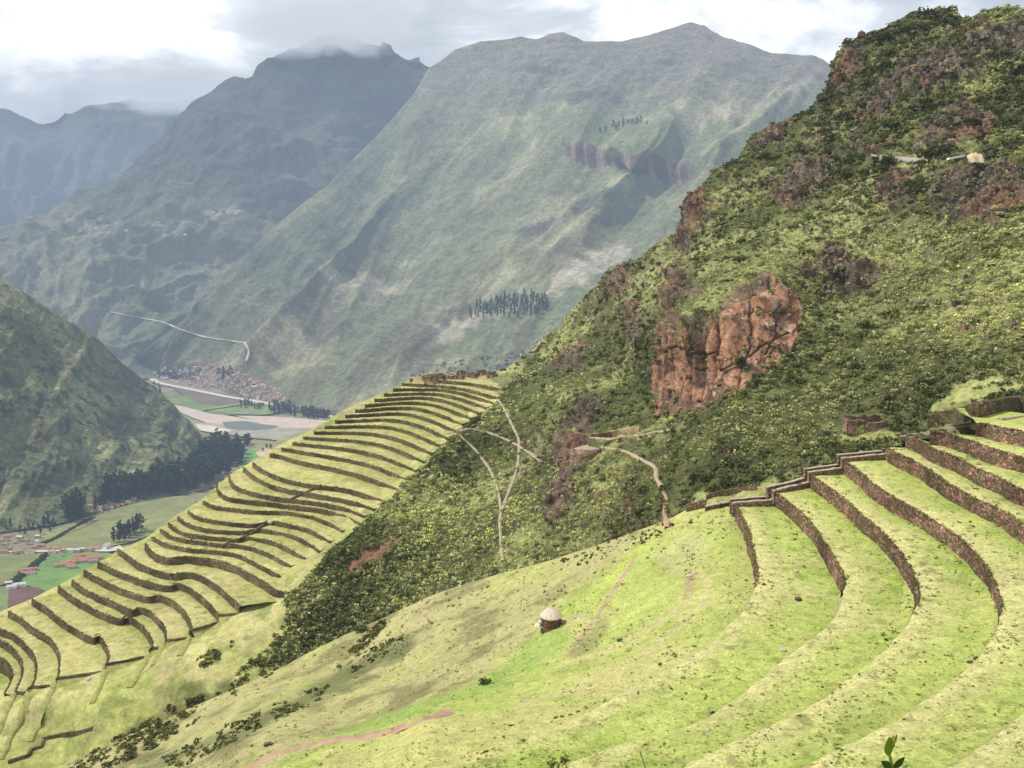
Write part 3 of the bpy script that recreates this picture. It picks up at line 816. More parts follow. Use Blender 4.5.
for k in range(nL):
    L, Fp, sg = C_lip[k], C_foot[k], C_sg[k]
    o = outward(L) * sg
    M = 6
    v = np.linspace(0, 1, M)
    Pw = L[None] * (1 - v)[:, None, None] + (Fp - C((0, 0, .3)))[None] * v[:, None, None]
    Pw = Pw + o[None] * (.12 + .16 * fbm(Pw / 1.2, 3, 700 + k))[..., None]
    Pw[0, :, 2] += .06 + .18 * fbm(L / 1.8, 3, 720 + k)
    back = Pw[0] - o * .3; low = back.copy(); low[:, 2] -= .6
    Pw = np.concatenate([low[None], back[None], Pw])
    ob = mk("terrace_wall", Pw.reshape(-1, 3), gridF(*Pw.shape[:2]), M_WALL2, smooth=False)
    tag(ob, "dark mossy fieldstone wall on the terraced hillside across the gully, %s step counting upward" % ORD[k], "stone wall", "retaining walls of the terraced hillside across the gully")
    if k + 1 < nL:
        inner = C_foot[k + 1] - outward(C_lip[k + 1]) * C_sg[k + 1] * .4
    else:
        inner = L - o * 14; inner[:, 2] += .6
    nv = 16
    P, w, wi = tread(L, inner, nv, 800 + k, amp=.14)
    n1 = fbm(P / 14, 4, 801); n2 = fbm(P / 3.5, 4, 803)
    c = mixc(np.broadcast_to(C((.40, .385, .145)), P.shape), (.49, .445, .20), sstep(-.2, .35, n1 + .3 * n2))
    c = mixc(c, (.29, .32, .085), .7 * sstep(.05, .4, n2 - .4 * n1))
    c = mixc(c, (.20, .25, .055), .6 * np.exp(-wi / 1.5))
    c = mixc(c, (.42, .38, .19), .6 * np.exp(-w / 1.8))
    c = mixc(c, (.14, .14, .05), .6 * sstep(.3, .55, fbm(P / 1.8, 3, 809)))
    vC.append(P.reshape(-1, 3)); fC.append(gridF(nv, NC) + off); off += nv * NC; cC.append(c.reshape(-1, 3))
tag(mk("terraced_hillside", np.vstack(vC), np.vstack(fC), M_GRASS2, np.vstack(cC)), kind="structure")
# low end walls that close the lower terraces against the open slope
for k in range(1, 9):
    a, b = C_lip[k][-1], C_foot[k + 1][-1] if k + 1 < nL else C_lip[k][-1]
    n = 24
    ln = a[None] * (1 - np.linspace(0, 1, n))[:, None] + b[None] * np.linspace(0, 1, n)[:, None]
    dr = (b - a); dr[2] = 0; dr /= np.linalg.norm(dr)
    nr = C((dr[1], -dr[0], 0.0))
    if nr[1] > 0: nr = -nr
    rows = []
    for dz, dn in ((-.5, -.5), (.08, -.5), (.12, .06), (-.35, .10), (-.75, .14)):
        r = ln + nr * dn; r[:, 2] = ln[:, 2].min() + (ln[:, 2] - ln[:, 2].min()) * .3 + dz; rows.append(r)
    P = C(rows); P += (.08 * fbm(P / .8, 3, 830))[..., None]
    rows = []
    for dz, dn in ((-.45, .06), (-.75, .5), (-1.5, 2.2), (-3.6, 4.5)):
        r = ln + nr * dn; r[:, 2] = ln[:, 2].min() + (ln[:, 2] - ln[:, 2].min()) * .3 + dz; rows.append(r)
    Bk = C(rows); Bk += (.15 * fbm(Bk / 2, 3, 833))[..., None]
    cb_ = mixc(np.broadcast_to(C((.37, .37, .13)), Bk.shape), (.24, .26, .075), sstep(0, .4, fbm(Bk / 3, 3, 835)))
    tag(mk("grassy_bank", Bk.reshape(-1, 3), gridF(4, n), M_GRASS2, cb_.reshape(-1, 3)), kind="structure")
    ob = mk("terrace_end_wall", P.reshape(-1, 3), gridF(5, n), M_WALL2, smooth=False)
    tag(ob, "short straight stone edge closing the %s curved terrace of the hillside across the gully" % ORD[k], "stone wall", "straight edges closing the lower terraces")

TOPC = [(-160, 690), (-60, 642), (0, 612), (29, 600), (57, 586), (87, 569), (116, 552), (146, 538), (175, 516), (201, 500), (231, 474), (258, 458), (281, 444), (309, 431), (329, 419), (349, 407), (379, 395), (402, 384), (412, 377), (425, 374), (440, 373), (470, 373), (490, 373), (505, 369), (520, 359), (535, 346), (548, 334), (565, 324), (620, 300)]
BOTC = [(-160, 960), (0, 840), (100, 790), (200, 745), (280, 705), (340, 668), (400, 610), (450, 520), (520, 440), (620, 380)]
CC = []
for k in range(nL):
    for f_ in ((.0, .25, .5, .75, 1.0) if k > 2 else (.0, .3, .6, 1.0)):
        p = C_foot[k][int(f_ * (NC - 1))]
        r = p.copy(); r[2] -= (1.1 if k < 21 else .8)
        hd = math.hypot(r[0], r[1]); ry = r[1] * cp - r[2] * sp
        if f_ == 0.0: r[2] = ZZ[k] - HH[k - 1] - .5
        if f_ == 1.0: r[2] = ZZ[k] - (.9 if k < 10 else .55) * HH[k - 1]
        CC.append((512 + FPX * r[0] / ry, 384 - FPX * (r[1] * sp + r[2] * cp) / ry, hd))
CC += ctrlz([(30, 722, ZZ[0] - 2.2), (0, 768, ZZ[0] - 6), (-160, 900, ZZ[0] - 16), (-160, 700, ZZ[0] - 2), (70, 738, ZZ[0] - 3), (110, 692, ZZ[4] - 1.8), (160, 668, ZZ[6] - 1.8), (200, 650, ZZ[7] - 1.6), (240, 632, ZZ[8] - 1.3), (290, 612, ZZ[9] - .6), (150, 710, ZZ[4] - 4), (230, 665, ZZ[8] - 4.5), (300, 640, ZZ[9] - 4), (340, 660, ZZ[9] - 8), (200, 730, ZZ[4] - 6), (100, 780, ZZ[1] - 8)])
CC += [(425, 374, 374), (470, 373, 380), (505, 369, 386), (520, 359, 392), (548, 334, 430), (620, 300, 470), (520, 440, 340), (480, 430, 330), (400, 600, 240), (440, 500, 290), (520, 395, 355)]
S_FAR = S = Sheet(-160, 620, 560, 330, TOPC, BOTC, CC, back=((2, .8), (8, 5), (60, 50), (200, 190)), lam=1e-3)
S.displace((fbm(S.P / 14, 4, 901) * .45 + fbm(S.P / 4, 4, 903) * .25) * (.3 + .7 * sstep(0, .05, S.t)[:, None]))
n1 = fbm(S.P / 18, 5, 911); n2 = fbm(S.P / 4, 4, 913)
c = mixc(np.broadcast_to(C((.37, .385, .13)), S.P.shape), (.455, .425, .185), sstep(-.2, .3, n1))
c = mixc(c, (.22, .255, .07), .75 * sstep(.0, .4, n2 - .3 * n1))
c = mixc(c, (.30, .24, .13), .5 * sstep(.15, .45, fbm(S.P / 9, 4, 917)))
c = mixc(c, (.12, .13, .05), .8 * pmask(S.px, S.py, [(60, 790), (150, 715), (220, 685), (280, 655), (300, 640), (320, 650), (250, 720), (120, 800)], 20, n2 * 22 + n1 * 26))
c = mixc(c, (.36, .28, .18), .7 * pmask(S.px, S.py, [(405, 392), (400, 383), (425, 366), (498, 366), (500, 392)], 5, n2 * 9))
c = mixc(c, (.13, .145, .055), .8 * pmask(S.px, S.py, [(492, 398), (492, 366), (520, 350), (620, 290), (620, 420), (520, 420)], 5, n2 * 4) * sstep(-.35, .1, n2 + .3))
c = mixc(c, (.36, .36, .15), .9 * pmask(S.px, S.py, [(478, 366), (495, 361), (522, 362), (530, 370), (500, 374), (480, 372)], 4, n2 * 4))
S.build("gully_slope", M_GRASS2, c)

# ------------------------------------------------------------------ valley floor
gx = np.concatenate([np.linspace(-20000, -5000, 12), np.linspace(-4800, 4000, 180), np.linspace(4300, 20000, 12)])
gy = np.concatenate([np.linspace(-300, 700, 8), np.linspace(750, 6500, 160), np.linspace(6800, 30000, 14)])
X, Y = np.meshgrid(gx, gy)
P = np.stack([X, Y, np.full(X.shape, FLOOR) + 1.5 * fbm(np.stack([X / 300, Y / 300, 0 * X], -1), 3, 7) - 1.5], -1)
n1 = fbm(np.stack([X / 260, Y / 200, 0 * X], -1), 4, 12)
c = mixc(np.broadcast_to(C((.19, .2, .10)), P.shape), (.25, .22, .14), sstep(-.2, .3, n1))
tag(mk("valley_floor", P.reshape(-1, 3), gridF(*X.shape)[:, ::-1], M_FLOOR, c.reshape(-1, 3)), kind="structure")


def flat_poly(name, poly, col, lift, mat=None):
    poly = resample(smooth_px(list(poly) + [poly[0]], 0), 60)[:-1]
    w = at_z(poly[:, 0], poly[:, 1], np.full(len(poly), FLOOR + lift))
    ce = w.mean(0)
    V = np.vstack([w, ce[None]])
    n = len(w)
    F = [(i, (i + 1) % n, n) for i in range(n)]
    o = mk(name, V, F, mat or M_FLOOR, np.repeat(C(col)[None], n + 1, 0) if mat is None else None, smooth=False)
    return tag(o, kind="structure")


def strip(name, pts, width, lift, mat, n=60):
    xy = resample(smooth_px(pts, 0), n)
    w = at_z(xy[:, 0], xy[:, 1], np.full(n, FLOOR + lift))
    o = outward(w) * width / 2
    P = np.stack([w - o, w + o])
    ob = mk(name, P.reshape(-1, 3), gridF(2, n), mat, smooth=False)
    return tag(ob, kind="structure")

flat_poly("field", [(146, 374), (165, 364), (200, 362), (235, 366), (262, 376), (288, 392), (290, 404), (262, 402), (225, 396), (185, 390), (158, 383)], (.27, .215, .17), 2.0)
flat_poly("field", [(158, 392), (190, 396), (235, 404), (258, 408), (240, 414), (214, 414), (190, 408), (165, 402)], (.17, .22, .09), 2.5)
flat_poly("field", [(172, 388), (230, 394), (262, 402), (250, 406), (225, 406), (198, 402)], (.17, .135, .11), 3.0)
flat_poly("field", [(203, 410), (232, 404), (268, 402), (285, 408), (270, 414), (238, 414)], (.21, .27, .11), 3.5)
flat_poly("riverbed", [(165, 402), (200, 410), (225, 415), (262, 416), (300, 418), (345, 420), (345, 430), (300, 432), (262, 430), (230, 428), (205, 422), (180, 412)], None, 2.2, M_SAND)
flat_poly("river_bar", [(192, 421), (235, 425), (300, 428), (330, 430), (320, 438), (275, 438), (235, 436), (200, 430)], (.33, .30, .24), 3.0)
flat_poly("water", [(222, 422), (245, 421), (262, 424), (278, 426), (268, 429), (248, 430), (228, 428)], None, 3.6, M_WATER)
flat_poly("water", [(196, 424), (214, 426), (232, 431), (214, 432), (200, 430)], None, 3.6, M_ROAD)
flat_poly("field", [(222, 432), (262, 437), (296, 434), (320, 432), (310, 446), (285, 462), (240, 462), (228, 446)], (.29, .28, .15), 3.2)
flat_poly("field", [(286, 440), (310, 436), (304, 452), (280, 464), (272, 455)], (.33, .36, .14), 3.8)
flat_poly("field", [(236, 460), (246, 449), (258, 450), (264, 458), (256, 468), (244, 474)], (.16, .28, .09), 3.8)
flat_poly("yard", [(255, 452), (268, 448), (272, 454), (262, 458)], (.5, .38, .31), 4.2)
strip("road", [(146, 370), (152, 378), (160, 383), (190, 389), (230, 397), (262, 402), (300, 410), (340, 418), (400, 430)], 30, 4.4, M_ROAD)
flat_poly("field", [(38, 550), (66, 530), (92, 518), (136, 503), (190, 496), (190, 515), (150, 535), (112, 546), (70, 551)], (.215, .225, .095), 2.5)
flat_poly("field", [(-60, 560), (0, 553), (44, 552), (46, 557), (22, 573), (4, 584), (-60, 600)], (.20, .22, .085), 2.5)
flat_poly("field", [(47, 557), (70, 552), (110, 553), (110, 566), (70, 590), (30, 596), (14, 586)], (.16, .265, .075), 2.5)
flat_poly("field", [(9, 589), (24, 586), (44, 590), (40, 600), (14, 612), (8, 604)], (.15, .085, .07), 3.4)
flat_poly("field", [(-60, 600), (4, 586), (8, 604), (0, 625), (-60, 660)], (.17, .21, .075), 3.0)
flat_poly("field", [(36, 535), (62, 527), (92, 516), (98, 520), (66, 534), (40, 543)], (.24, .25, .11), 3.2)
strip("road", [(-60, 556), (0, 552), (40, 551), (70, 550), (100, 550), (122, 548)], 9, 4.0, M_ROAD)
strip("road", [(100, 549), (112, 549), (122, 547)], 22, 4.6, M_ROAD)

# ------------------------------------------------------------------ placement by sight lines onto the built ground
bpy.context.view_layer.update()
DG = bpy.context.evaluated_depsgraph_get()


def hit(px, py):
    r = ray(px, py)
    ok, loc, nor, idx, ob, mw = scene.ray_cast(DG, Vector((0, 0, 0)), Vector(r).normalized(), distance=40000)
    return (np.array(loc), np.array(nor), ob.name) if ok else None


def inside(poly, n):
    poly = np.asarray(poly, float)
    lo, hi = poly.min(0), poly.max(0)
    out = []
    while len(out) < n:
        q = lo + (hi - lo) * rng.random((n * 3, 2))
        s = sdf_poly(q[:, 0], q[:, 1], poly) > 0
        out += list(q[s])
    return np.array(out[:n])


def drape(name, pts, width, mat, lift=.12, n=80):
    xy = resample(smooth_px(pts, 0), n)
    w = [h[0] for h in (hit(*q) for q in xy) if h is not None]
    w = np.array(w)
    if len(w) < 4: return None
    d = np.hypot(w[:, 0], w[:, 1]); md_ = np.median(d)
    w = w[np.abs(np.log(d / md_)) < .7]
    for _ in range(3): w[1:-1] = (w[:-2] + 2 * w[1:-1] + w[2:]) / 4
    w = resample(w, n)
    o = outward(w) * width / 2 * (1 + .7 * fbm(w / 2.2, 4, 5))[:, None]
    rows = []
    for f_, z in ((-1, -.12), (-.85, lift), (0, lift - .04), (.85, lift), (1, -.12)):
        r = w + o * f_; r[:, 2] += z; rows.append(r)
    P = np.array(rows)
    return tag(mk(name, P.reshape(-1, 3), gridF(5, n), mat, smooth=True), kind="structure")

M_BANK = mat_plain("grassy_bank", (.30, .30, .105), 1.2, .6, 1.3)
for ln in ([(57, 678), (52, 692), (46, 706), (40, 722), (30, 742)], [(31, 687), (26, 702), (20, 718), (10, 738), (0, 760)], [(106, 664), (104, 676), (100, 688), (92, 704)], [(15, 693), (10, 706), (4, 720), (-6, 740)], [(152, 648), (147, 660), (140, 672), (130, 688)], [(166, 640), (161, 652), (153, 666)],
           [(192, 630), (188, 642), (180, 656)]):
    drape("grassy_bank", ln, 1.7, M_BANK, .24, 30)
drape("path", [(498, 400), (505, 410), (512, 425), (519, 440), (519, 455), (517, 470), (510, 490), (503, 508), (500, 520), (501, 540), (503, 562)], 1.0, M_PATH, .48)
drape("path", [(448, 434), (460, 431), (475, 430), (500, 437), (525, 450), (543, 463)], 1.0, M_PATH, .48)
drape("path", [(460, 436), (475, 450), (490, 470), (498, 490), (501, 512)], .85, M_PATH, .48)
drape("path", [(602, 448), (625, 452), (645, 462), (655, 468), (657, 480), (662, 487)], .9, M_PATH, .42)
drape("path", [(664, 492), (668, 500), (666, 512), (668, 528)], 1.0, M_PATHR, .25)
drape("path", [(590, 438), (620, 440), (645, 435), (672, 430)], .9, M_PATH, .4)
drape("path", [(533, 352), (540, 342), (538, 334)], 1.8, M_PATH, .4, 30)
drape("path", [(245, 768), (275, 757), (300, 750), (340, 742), (380, 734), (420, 722), (452, 712)], 1.7, M_PATHR, .10)
drape("path", [(872, 156), (890, 158), (910, 159), (930, 161)], 1.3, M_PATH, .5, 40)
drape("path", [(110, 312), (140, 318), (162, 322), (180, 329), (205, 337), (245, 343)], 11, M_ROAD, 3)
drape("path", [(245, 343), (249, 352), (246, 362)], 9, M_ROAD, 5, 30)

# ------------------------------------------------------------------ vegetation
def leaf_template(n, seed, shape=(1, 1, .8), leaf=.42, dome=True, fill=.5):
    r = np.random.default_rng(seed)
    u = r.normal(size=(n, 3)); u /= np.linalg.norm(u, axis=1, keepdims=True)
    if dome: u[:, 2] = np.abs(u[:, 2])
    rad = (fill + (1 - fill) * r.random(n)) * (1 + .25 * np.sin(5 * u[:, 0] + seed) * np.cos(4 * u[:, 1]))
    p = u * rad[:, None] * np.array(shape)
    nrm = u + r.normal(size=(n, 3)) * .55; nrm /= np.linalg.norm(nrm, axis=1, keepdims=True)
    t = np.cross(nrm, r.normal(size=(n, 3))); t /= np.linalg.norm(t, axis=1, keepdims=True)
    b = np.cross(nrm, t)
    sz = leaf * (.6 + .8 * r.random(n))[:, None]
    V = np.stack([p - t * sz * .5, p + b * sz * .34, p + t * sz * .5 + nrm * sz * .12, p - b * sz * .34], 1)
    shade = .42 + .75 * np.clip(p[:, 2] / shape[2], 0, 1) + .6 * (r.random(n) - .5) * np.clip(.4 + p[:, 2] / shape[2], 0, 1)  # self-shading put into leaf colour: low leaves darker, tops lighter, plus random tone
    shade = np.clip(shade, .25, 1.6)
    return V, np.repeat(shade[:, None], 4, 1)


def scatter(name, pos, size, cols, templates, mat, kind="stuff", squash=None):
    vs, cs = [], []
    which = rng.integers(0, len(templates), len(pos))
    for k, (T, sh) in enumerate(templates):
        sel = which == k
        if not sel.any(): continue
        p, s, cc = pos[sel], size[sel], cols[sel]
        a = rng.random(len(p)) * 2 * math.pi
        ca, sa = np.cos(a)[:, None, None], np.sin(a)[:, None, None]
        x, y, z = T[..., 0][None], T[..., 1][None], T[..., 2][None]
        Vx = (x * ca - y * sa) * s[:, None, None] + p[:, 0][:, None, None]
        Vy = (x * sa + y * ca) * s[:, None, None] + p[:, 1][:, None, None]
        Vz = z * s[:, None, None] * (.8 + .4 * rng.random(len(p)))[:, None, None] + p[:, 2][:, None, None]
        vs.append(np.stack([Vx, Vy, Vz], -1).reshape(-1, 3))
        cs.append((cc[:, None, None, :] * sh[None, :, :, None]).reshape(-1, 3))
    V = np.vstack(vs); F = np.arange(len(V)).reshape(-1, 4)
    o = mk(name, V, F, mat, np.vstack(cs), smooth=False)
    if kind: o["kind"] = kind
    return o

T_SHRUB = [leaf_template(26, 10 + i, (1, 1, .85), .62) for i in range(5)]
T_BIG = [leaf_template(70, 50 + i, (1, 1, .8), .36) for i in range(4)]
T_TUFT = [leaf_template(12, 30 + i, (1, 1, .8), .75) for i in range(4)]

# shrubs over the crag (uncountable scrub)
S = S_CRAG
nr, nc = S.P.shape[:2]
dens = (1 - .85 * mk_main - .62 * mk_small * (1 - mk_main)) * (1 - S.bare)
dens[:S.nb] *= .25
PATHS = [[(498, 400), (512, 425), (519, 440), (517, 470), (503, 508), (500, 520), (503, 562)], [(448, 434), (475, 430), (500, 437), (543, 463)], [(460, 436), (475, 450), (490, 470), (501, 512)], [(578, 444), (602, 448), (625, 452), (655, 468), (668, 500), (668, 528)], [(590, 438), (645, 435), (672, 430)], [(872, 156), (930, 161)]]
for ln in PATHS:
    dens *= sstep(1.0, 2.4, dist_line(S.px, S.py, ln))
for pl in ([(688, 510), (691, 493), (736, 484), (778, 478), (776, 492), (738, 505)], [(572, 438), (590, 440), (600, 450), (598, 462), (575, 460)], [(838, 410), (890, 410), (892, 432), (838, 432)], [(925, 405), (1024, 395), (1024, 425), (925, 432)], [(945, 168), (985, 168), (985, 145), (945, 145)]):
    dens *= 1 - .85 * pmask(S.px, S.py, pl, 3)
rowh = np.abs(np.gradient(S.py, axis=0))
visw = np.where((S.px < 1060), 1, .3)
w = (dens * np.maximum(rowh, .4) * visw).ravel(); w /= w.sum()
nz = fbm(S.P / 24, 4, 121); bn = fbm(S.P / 9, 3, 123)
def crag_scatter(name, n, smin, smax, colA, colB, bias, templ):
    ww = w * (sstep(620, 760, S.px + .5 * (S.py - 300)).ravel() * .97 + .03 if templ is T_BIG else 1) * np.exp(bias * (nz + .6 * bn)).ravel(); ww /= ww.sum()
    idx = rng.choice(len(w), n, p=ww)
    pos = S.P.reshape(-1, 3)[idx] + rng.normal(size=(n, 3)) * np.array([.3, .3, 0])
    d = np.linalg.norm(pos, axis=1)
    size = d / FPX * (smin + (smax - smin) * rng.random(n) ** 2.2)
    pos[:, 2] -= size * .15
    pale_mix = sstep(-.3, .35, (nz + .4 * bn).ravel()[idx] + .25 * rng.normal(size=n))
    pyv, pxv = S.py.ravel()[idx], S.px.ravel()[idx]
    pale_mix = np.clip(pale_mix + .55 * sstep(800, 960, pxv) * sstep(420, 340, pyv) * sstep(190, 230, pyv) - .05 * sstep(640, 560, pxv) - .12 * sstep(200, 80, pyv), 0, 1)  # plant colours made paler over the right slope, darker toward left and top
    cc = C(colA)[None] * (1 - pale_mix[:, None]) + C(colB)[None] * pale_mix[:, None]
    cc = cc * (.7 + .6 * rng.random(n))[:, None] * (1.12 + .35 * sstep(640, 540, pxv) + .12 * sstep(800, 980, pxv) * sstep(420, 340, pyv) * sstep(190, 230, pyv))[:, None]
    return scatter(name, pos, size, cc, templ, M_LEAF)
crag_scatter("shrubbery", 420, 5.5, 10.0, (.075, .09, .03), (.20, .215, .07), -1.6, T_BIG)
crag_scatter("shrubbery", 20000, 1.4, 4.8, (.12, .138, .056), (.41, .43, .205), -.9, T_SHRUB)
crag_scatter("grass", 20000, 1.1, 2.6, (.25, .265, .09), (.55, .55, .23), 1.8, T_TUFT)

# broken rock over the outcrops
def rock_template(seed):
    r = np.random.default_rng(seed)
    th = np.linspace(0, math.pi, 4)[1:-1]
    pts_ = [(0, 0, 1.0)] + [(math.sin(t_) * math.cos(p_ + .5 * i_), math.sin(t_) * math.sin(p_ + .5 * i_), math.cos(t_)) for i_, t_ in enumerate(th) for p_ in np.linspace(0, 2 * math.pi, 5, endpoint=False)] + [(0, 0, -1.0)]
    v = C(pts_) * (.65 + .6 * r.random((len(pts_), 1)))
    f = [(0, 1 + i_, 1 + (i_ + 1) % 5, 1 + (i_ + 1) % 5) for i_ in range(5)] + [(1 + i_, 6 + i_, 6 + (i_ + 1) % 5, 1 + (i_ + 1) % 5) for i_ in range(5)]
    V = C([[v[a_] for a_ in q_] for q_ in f])
    return V, np.repeat((.75 + .5 * r.random((len(f), 1))), 4, 1)
T_ROCK = [rock_template(70 + i) for i in range(6)]
wr = ((mk_small * (1 - mk_main) + .10 * mk_main + .5 * steep * (1 - mk_main) + .012 * upper) * np.maximum(rowh, .4) * visw).ravel(); wr /= wr.sum()
idx = rng.choice(len(wr), 3400, p=wr)
pos = S.P.reshape(-1, 3)[idx]; dd = np.linalg.norm(pos, axis=1)
size = dd / FPX * (.9 + 3.2 * rng.random(len(idx)) ** 3)
tcol = rng.random(len(idx))[:, None]
cc = C((.10, .085, .062))[None] * (1 - tcol) + C((.24, .195, .145))[None] * tcol
red = (fbm(pos / 14, 3, 97) > .12)[:, None]
cc = np.where(red, C((.20, .118, .085))[None] * (.6 + .8 * tcol), cc)
scatter("rubble", pos, size, cc, T_ROCK, M_CRAG)

# scrub belts in the gully and on the near slope
def belt(polys, name, smin, smax, colA, colB, templ=T_SHRUB, want=None):
    pos, sz, cc = [], [], []
    for poly, n in polys:
        q = inside(poly, n)
        nn = fbm(np.c_[q / 14, np.zeros(len(q))], 3, 131)
        for (x, y), g in zip(q, nn):
            if g < -.18: continue
            h = hit(x, y)
            if h is None or h[2].startswith("terrace_wall") : continue
            d = np.linalg.norm(h[0])
            s = d / FPX * (smin + (smax - smin) * random.random() ** 2)
            pos.append(h[0] - C((0, 0, s * .2))); sz.append(s)
            t = random.random()
            cc.append((C(colA) * (1 - t) + C(colB) * t) * random.uniform(.75, 1.3))
    return scatter(name, C(pos), C(sz), C(cc), templ, M_LEAF)
belt([([(228, 690), (240, 668), (268, 648), (285, 635), (305, 628), (318, 640), (290, 660), (262, 685), (240, 705)], 240), ([(268, 645), (285, 622), (300, 608), (312, 600), (322, 612), (305, 640), (285, 655)], 110), ([(120, 745), (165, 712), (205, 690), (215, 700), (170, 735), (130, 760)], 260), ([(60, 775), (110, 740), (150, 718), (200, 690), (225, 690), (200, 720), (150, 750), (100, 775)], 420), ([(345, 655), (365, 634), (384, 618), (388, 624), (372, 642), (350, 664)], 130),
      ([(160, 760), (230, 724), (300, 694), (330, 684), (320, 700), (250, 735), (180, 768)], 420), ([(195, 660), (215, 650), (235, 640), (230, 650), (205, 668)], 50), ([(330, 668), (400, 636), (430, 620), (420, 634), (350, 675)], 60), ([(410, 630), (430, 618), (436, 624), (418, 636)], 25)],
     "shrubbery", 1.4, 4.2, (.075, .088, .034), (.23, .235, .09))
belt([([(408, 378), (425, 366), (520, 352), (560, 326), (560, 350), (515, 385), (470, 372)], 260)], "shrubbery", 1.0, 2.6, (.06, .075, .03), (.13, .145, .055))
belt([([(640, 533), (690, 510), (700, 520), (668, 535), (640, 545)], 90), ([(560, 560), (640, 530), (655, 540), (570, 572)], 70), ([(663, 520), (680, 516), (683, 524), (668, 528)], 40), ([(740, 508), (790, 480), (850, 455), (846, 462), (786, 492), (742, 508)], 40)],
     "shrubbery", 1.4, 3.4, (.08, .095, .036), (.24, .245, .09))

# grass tufts on the near ground
pts = np.c_[rng.uniform(60, 1024, 16000), rng.uniform(430, 768, 16000)]
pos, sz, cc = [], [], []
tn = fbm(np.c_[pts / 26, np.zeros(len(pts))], 4, 141)
for (x, y), g in zip(pts, tn):
    if random.random() > .25 + 1.5 * max(0, g + .1): continue
    h = hit(x, y)
    if h is None or not (h[2].startswith("terrace_ground") or h[2].startswith("near_slope")): continue
    d = np.linalg.norm(h[0])
    s = d / FPX * (random.uniform(.6, 1.5) if random.random() < .9 else random.uniform(1.5, 2.8))
    pos.append(h[0] - C((0, 0, .2 * s))); sz.append(s)
    t = random.random()
    cc.append(C((.17, .19, .05)) * (1 - t) + C((.55, .50, .24)) * t)
scatter("grass", C(pos), C(sz), C(cc), T_TUFT, M_LEAF)
pts = np.c_[rng.uniform(330, 1024, 9000), rng.uniform(440, 768, 9000)]
tn = fbm(np.c_[pts / 40, np.zeros(len(pts))], 5, 177)
pos, sz, cc = [], [], []
for (x, y), g in zip(pts, tn):
    if random.random() > 2.2 * max(0, g - .12): continue
    h = hit(x, y)
    if h is None or not (h[2].startswith("terrace_ground") or h[2].startswith("near_slope")): continue
    s = np.linalg.norm(h[0]) / FPX * random.uniform(1.0, 2.8)
    pos.append(h[0] - C((0, 0, .35 * s))); sz.append(s)
    cc.append((C((.12, .17, .035)) + C((.10, .10, .03)) * random.random()) * random.uniform(.7, 1.2))
scatter("weeds", C(pos), C(sz), C(cc), T_TUFT, M_LEAF)
# overhanging fringe along the near wall tops
pos, sz, cc = [], [], []
for k in range(len(AW)):
    for i in range(0, A_cut[k] - 6):
        if random.random() < .8:
            p = A_lip[k][i] + C((random.uniform(-.25, .25), random.uniform(-.25, .25), .0))
            d = np.linalg.norm(p); s = d / FPX * random.uniform(.9, 2.0)
            pos.append(p); sz.append(s)
            t = random.random() ** 1.5
            cc.append(C((.14, .13, .05)) * (1 - t) + C((.40, .38, .15)) * t)
scatter("grass", C(pos), C(sz), C(cc), T_TUFT, M_LEAF)
pos, sz, cc = [], [], []
for k in range(nL):
    for i in range(0, NC, 1):
        if random.random() < .5:
            p = C_lip[k][i] + C((random.uniform(-.3, .3), random.uniform(-.3, .3), .05))
            d = np.linalg.norm(p); s = d / FPX * random.uniform(.5, 1.05)
            pos.append(p); sz.append(s)
            t = random.random()
            cc.append(C((.06, .07, .025)) * (1 - t) + C((.26, .25, .09)) * t)
scatter("grass", C(pos), C(sz), C(cc), T_TUFT, M_LEAF)

# single bushes one can point to
def bush(px, py, wpx, label, col=(.06, .085, .025), seed=1):
    h = hit(px, py)
    if h is None: return
    s = np.linalg.norm(h[0]) / FPX * wpx / 2
    vs, cs = [], []
    for j, (dx, dy, q) in enumerate(((0, 0, 1), (.55, .1, .7), (-.55, .15, .75), (.1, .35, .6))):
        V, sh = leaf_template(90, seed * 7 + j, (1, 1, .75), .3, True, .45)
        vs.append((V * q * s * .62 + C((dx * s, dy * s, 0))).reshape(-1, 3)); cs.append((C(col)[None, None] * (sh * (.8 + .4 * rng.random(sh.shape[0]))[:, None])[..., None]).reshape(-1, 3))
    V = np.vstack(vs)
    t = empty("shrub", h[0] - C((0, 0, .1 * s)), seed)
    mk("foliage", V, np.arange(len(V)).reshape(-1, 4), M_LEAF, np.vstack(cs), False, t)
    a = np.linspace(0, 2 * math.pi, 6, endpoint=False)
    st = np.vstack([np.c_[np.cos(a) * .08 * s, np.sin(a) * .08 * s, 0 * a - .2 * s], np.c_[np.cos(a) * .04 * s, np.sin(a) * .04 * s, 0 * a + .4 * s]])
    mk("stem", st, [(i, (i + 1) % 6, 6 + (i + 1) % 6, 6 + i) for i in range(6)], M_BARK, parent=t)
    tag(t, label, "shrub", "lone shrubs on the near grass")
bush(487, 684, 24, "dark green shrub on the grass bank above the red dirt track, below the hut", seed=2)
bush(365, 630, 22, "dark elongated shrub on the dry slope near the crest of the spur", seed=3)
bush(712, 713, 8, "small dark shrub on a grass lip in the lower part of the amphitheatre", seed=4)
bush(672, 525, 12, "dark shrub at the foot of the red earth path end", seed=5)
bush(800, 716, 6, "tiny dark herb clump on the lower grass lip near the sprouting plant", seed=6)
bush(486, 752, 8, "low dark herb clump on the bottom grass below the dirt track", seed=7)
bush(887, 640, 7, "small green herb clump at the curve of the third grass lip", seed=8)
bush(270, 745, 15, "round dark bush beside the start of the red dirt track", seed=9)
for i, (x, y) in enumerate(((556, 718), (563, 717), (571, 715), (578, 712), (586, 708))):
    bush(x, y, 7, "low dark herb in the short row along the grass lip below the hut", seed=20 + i)

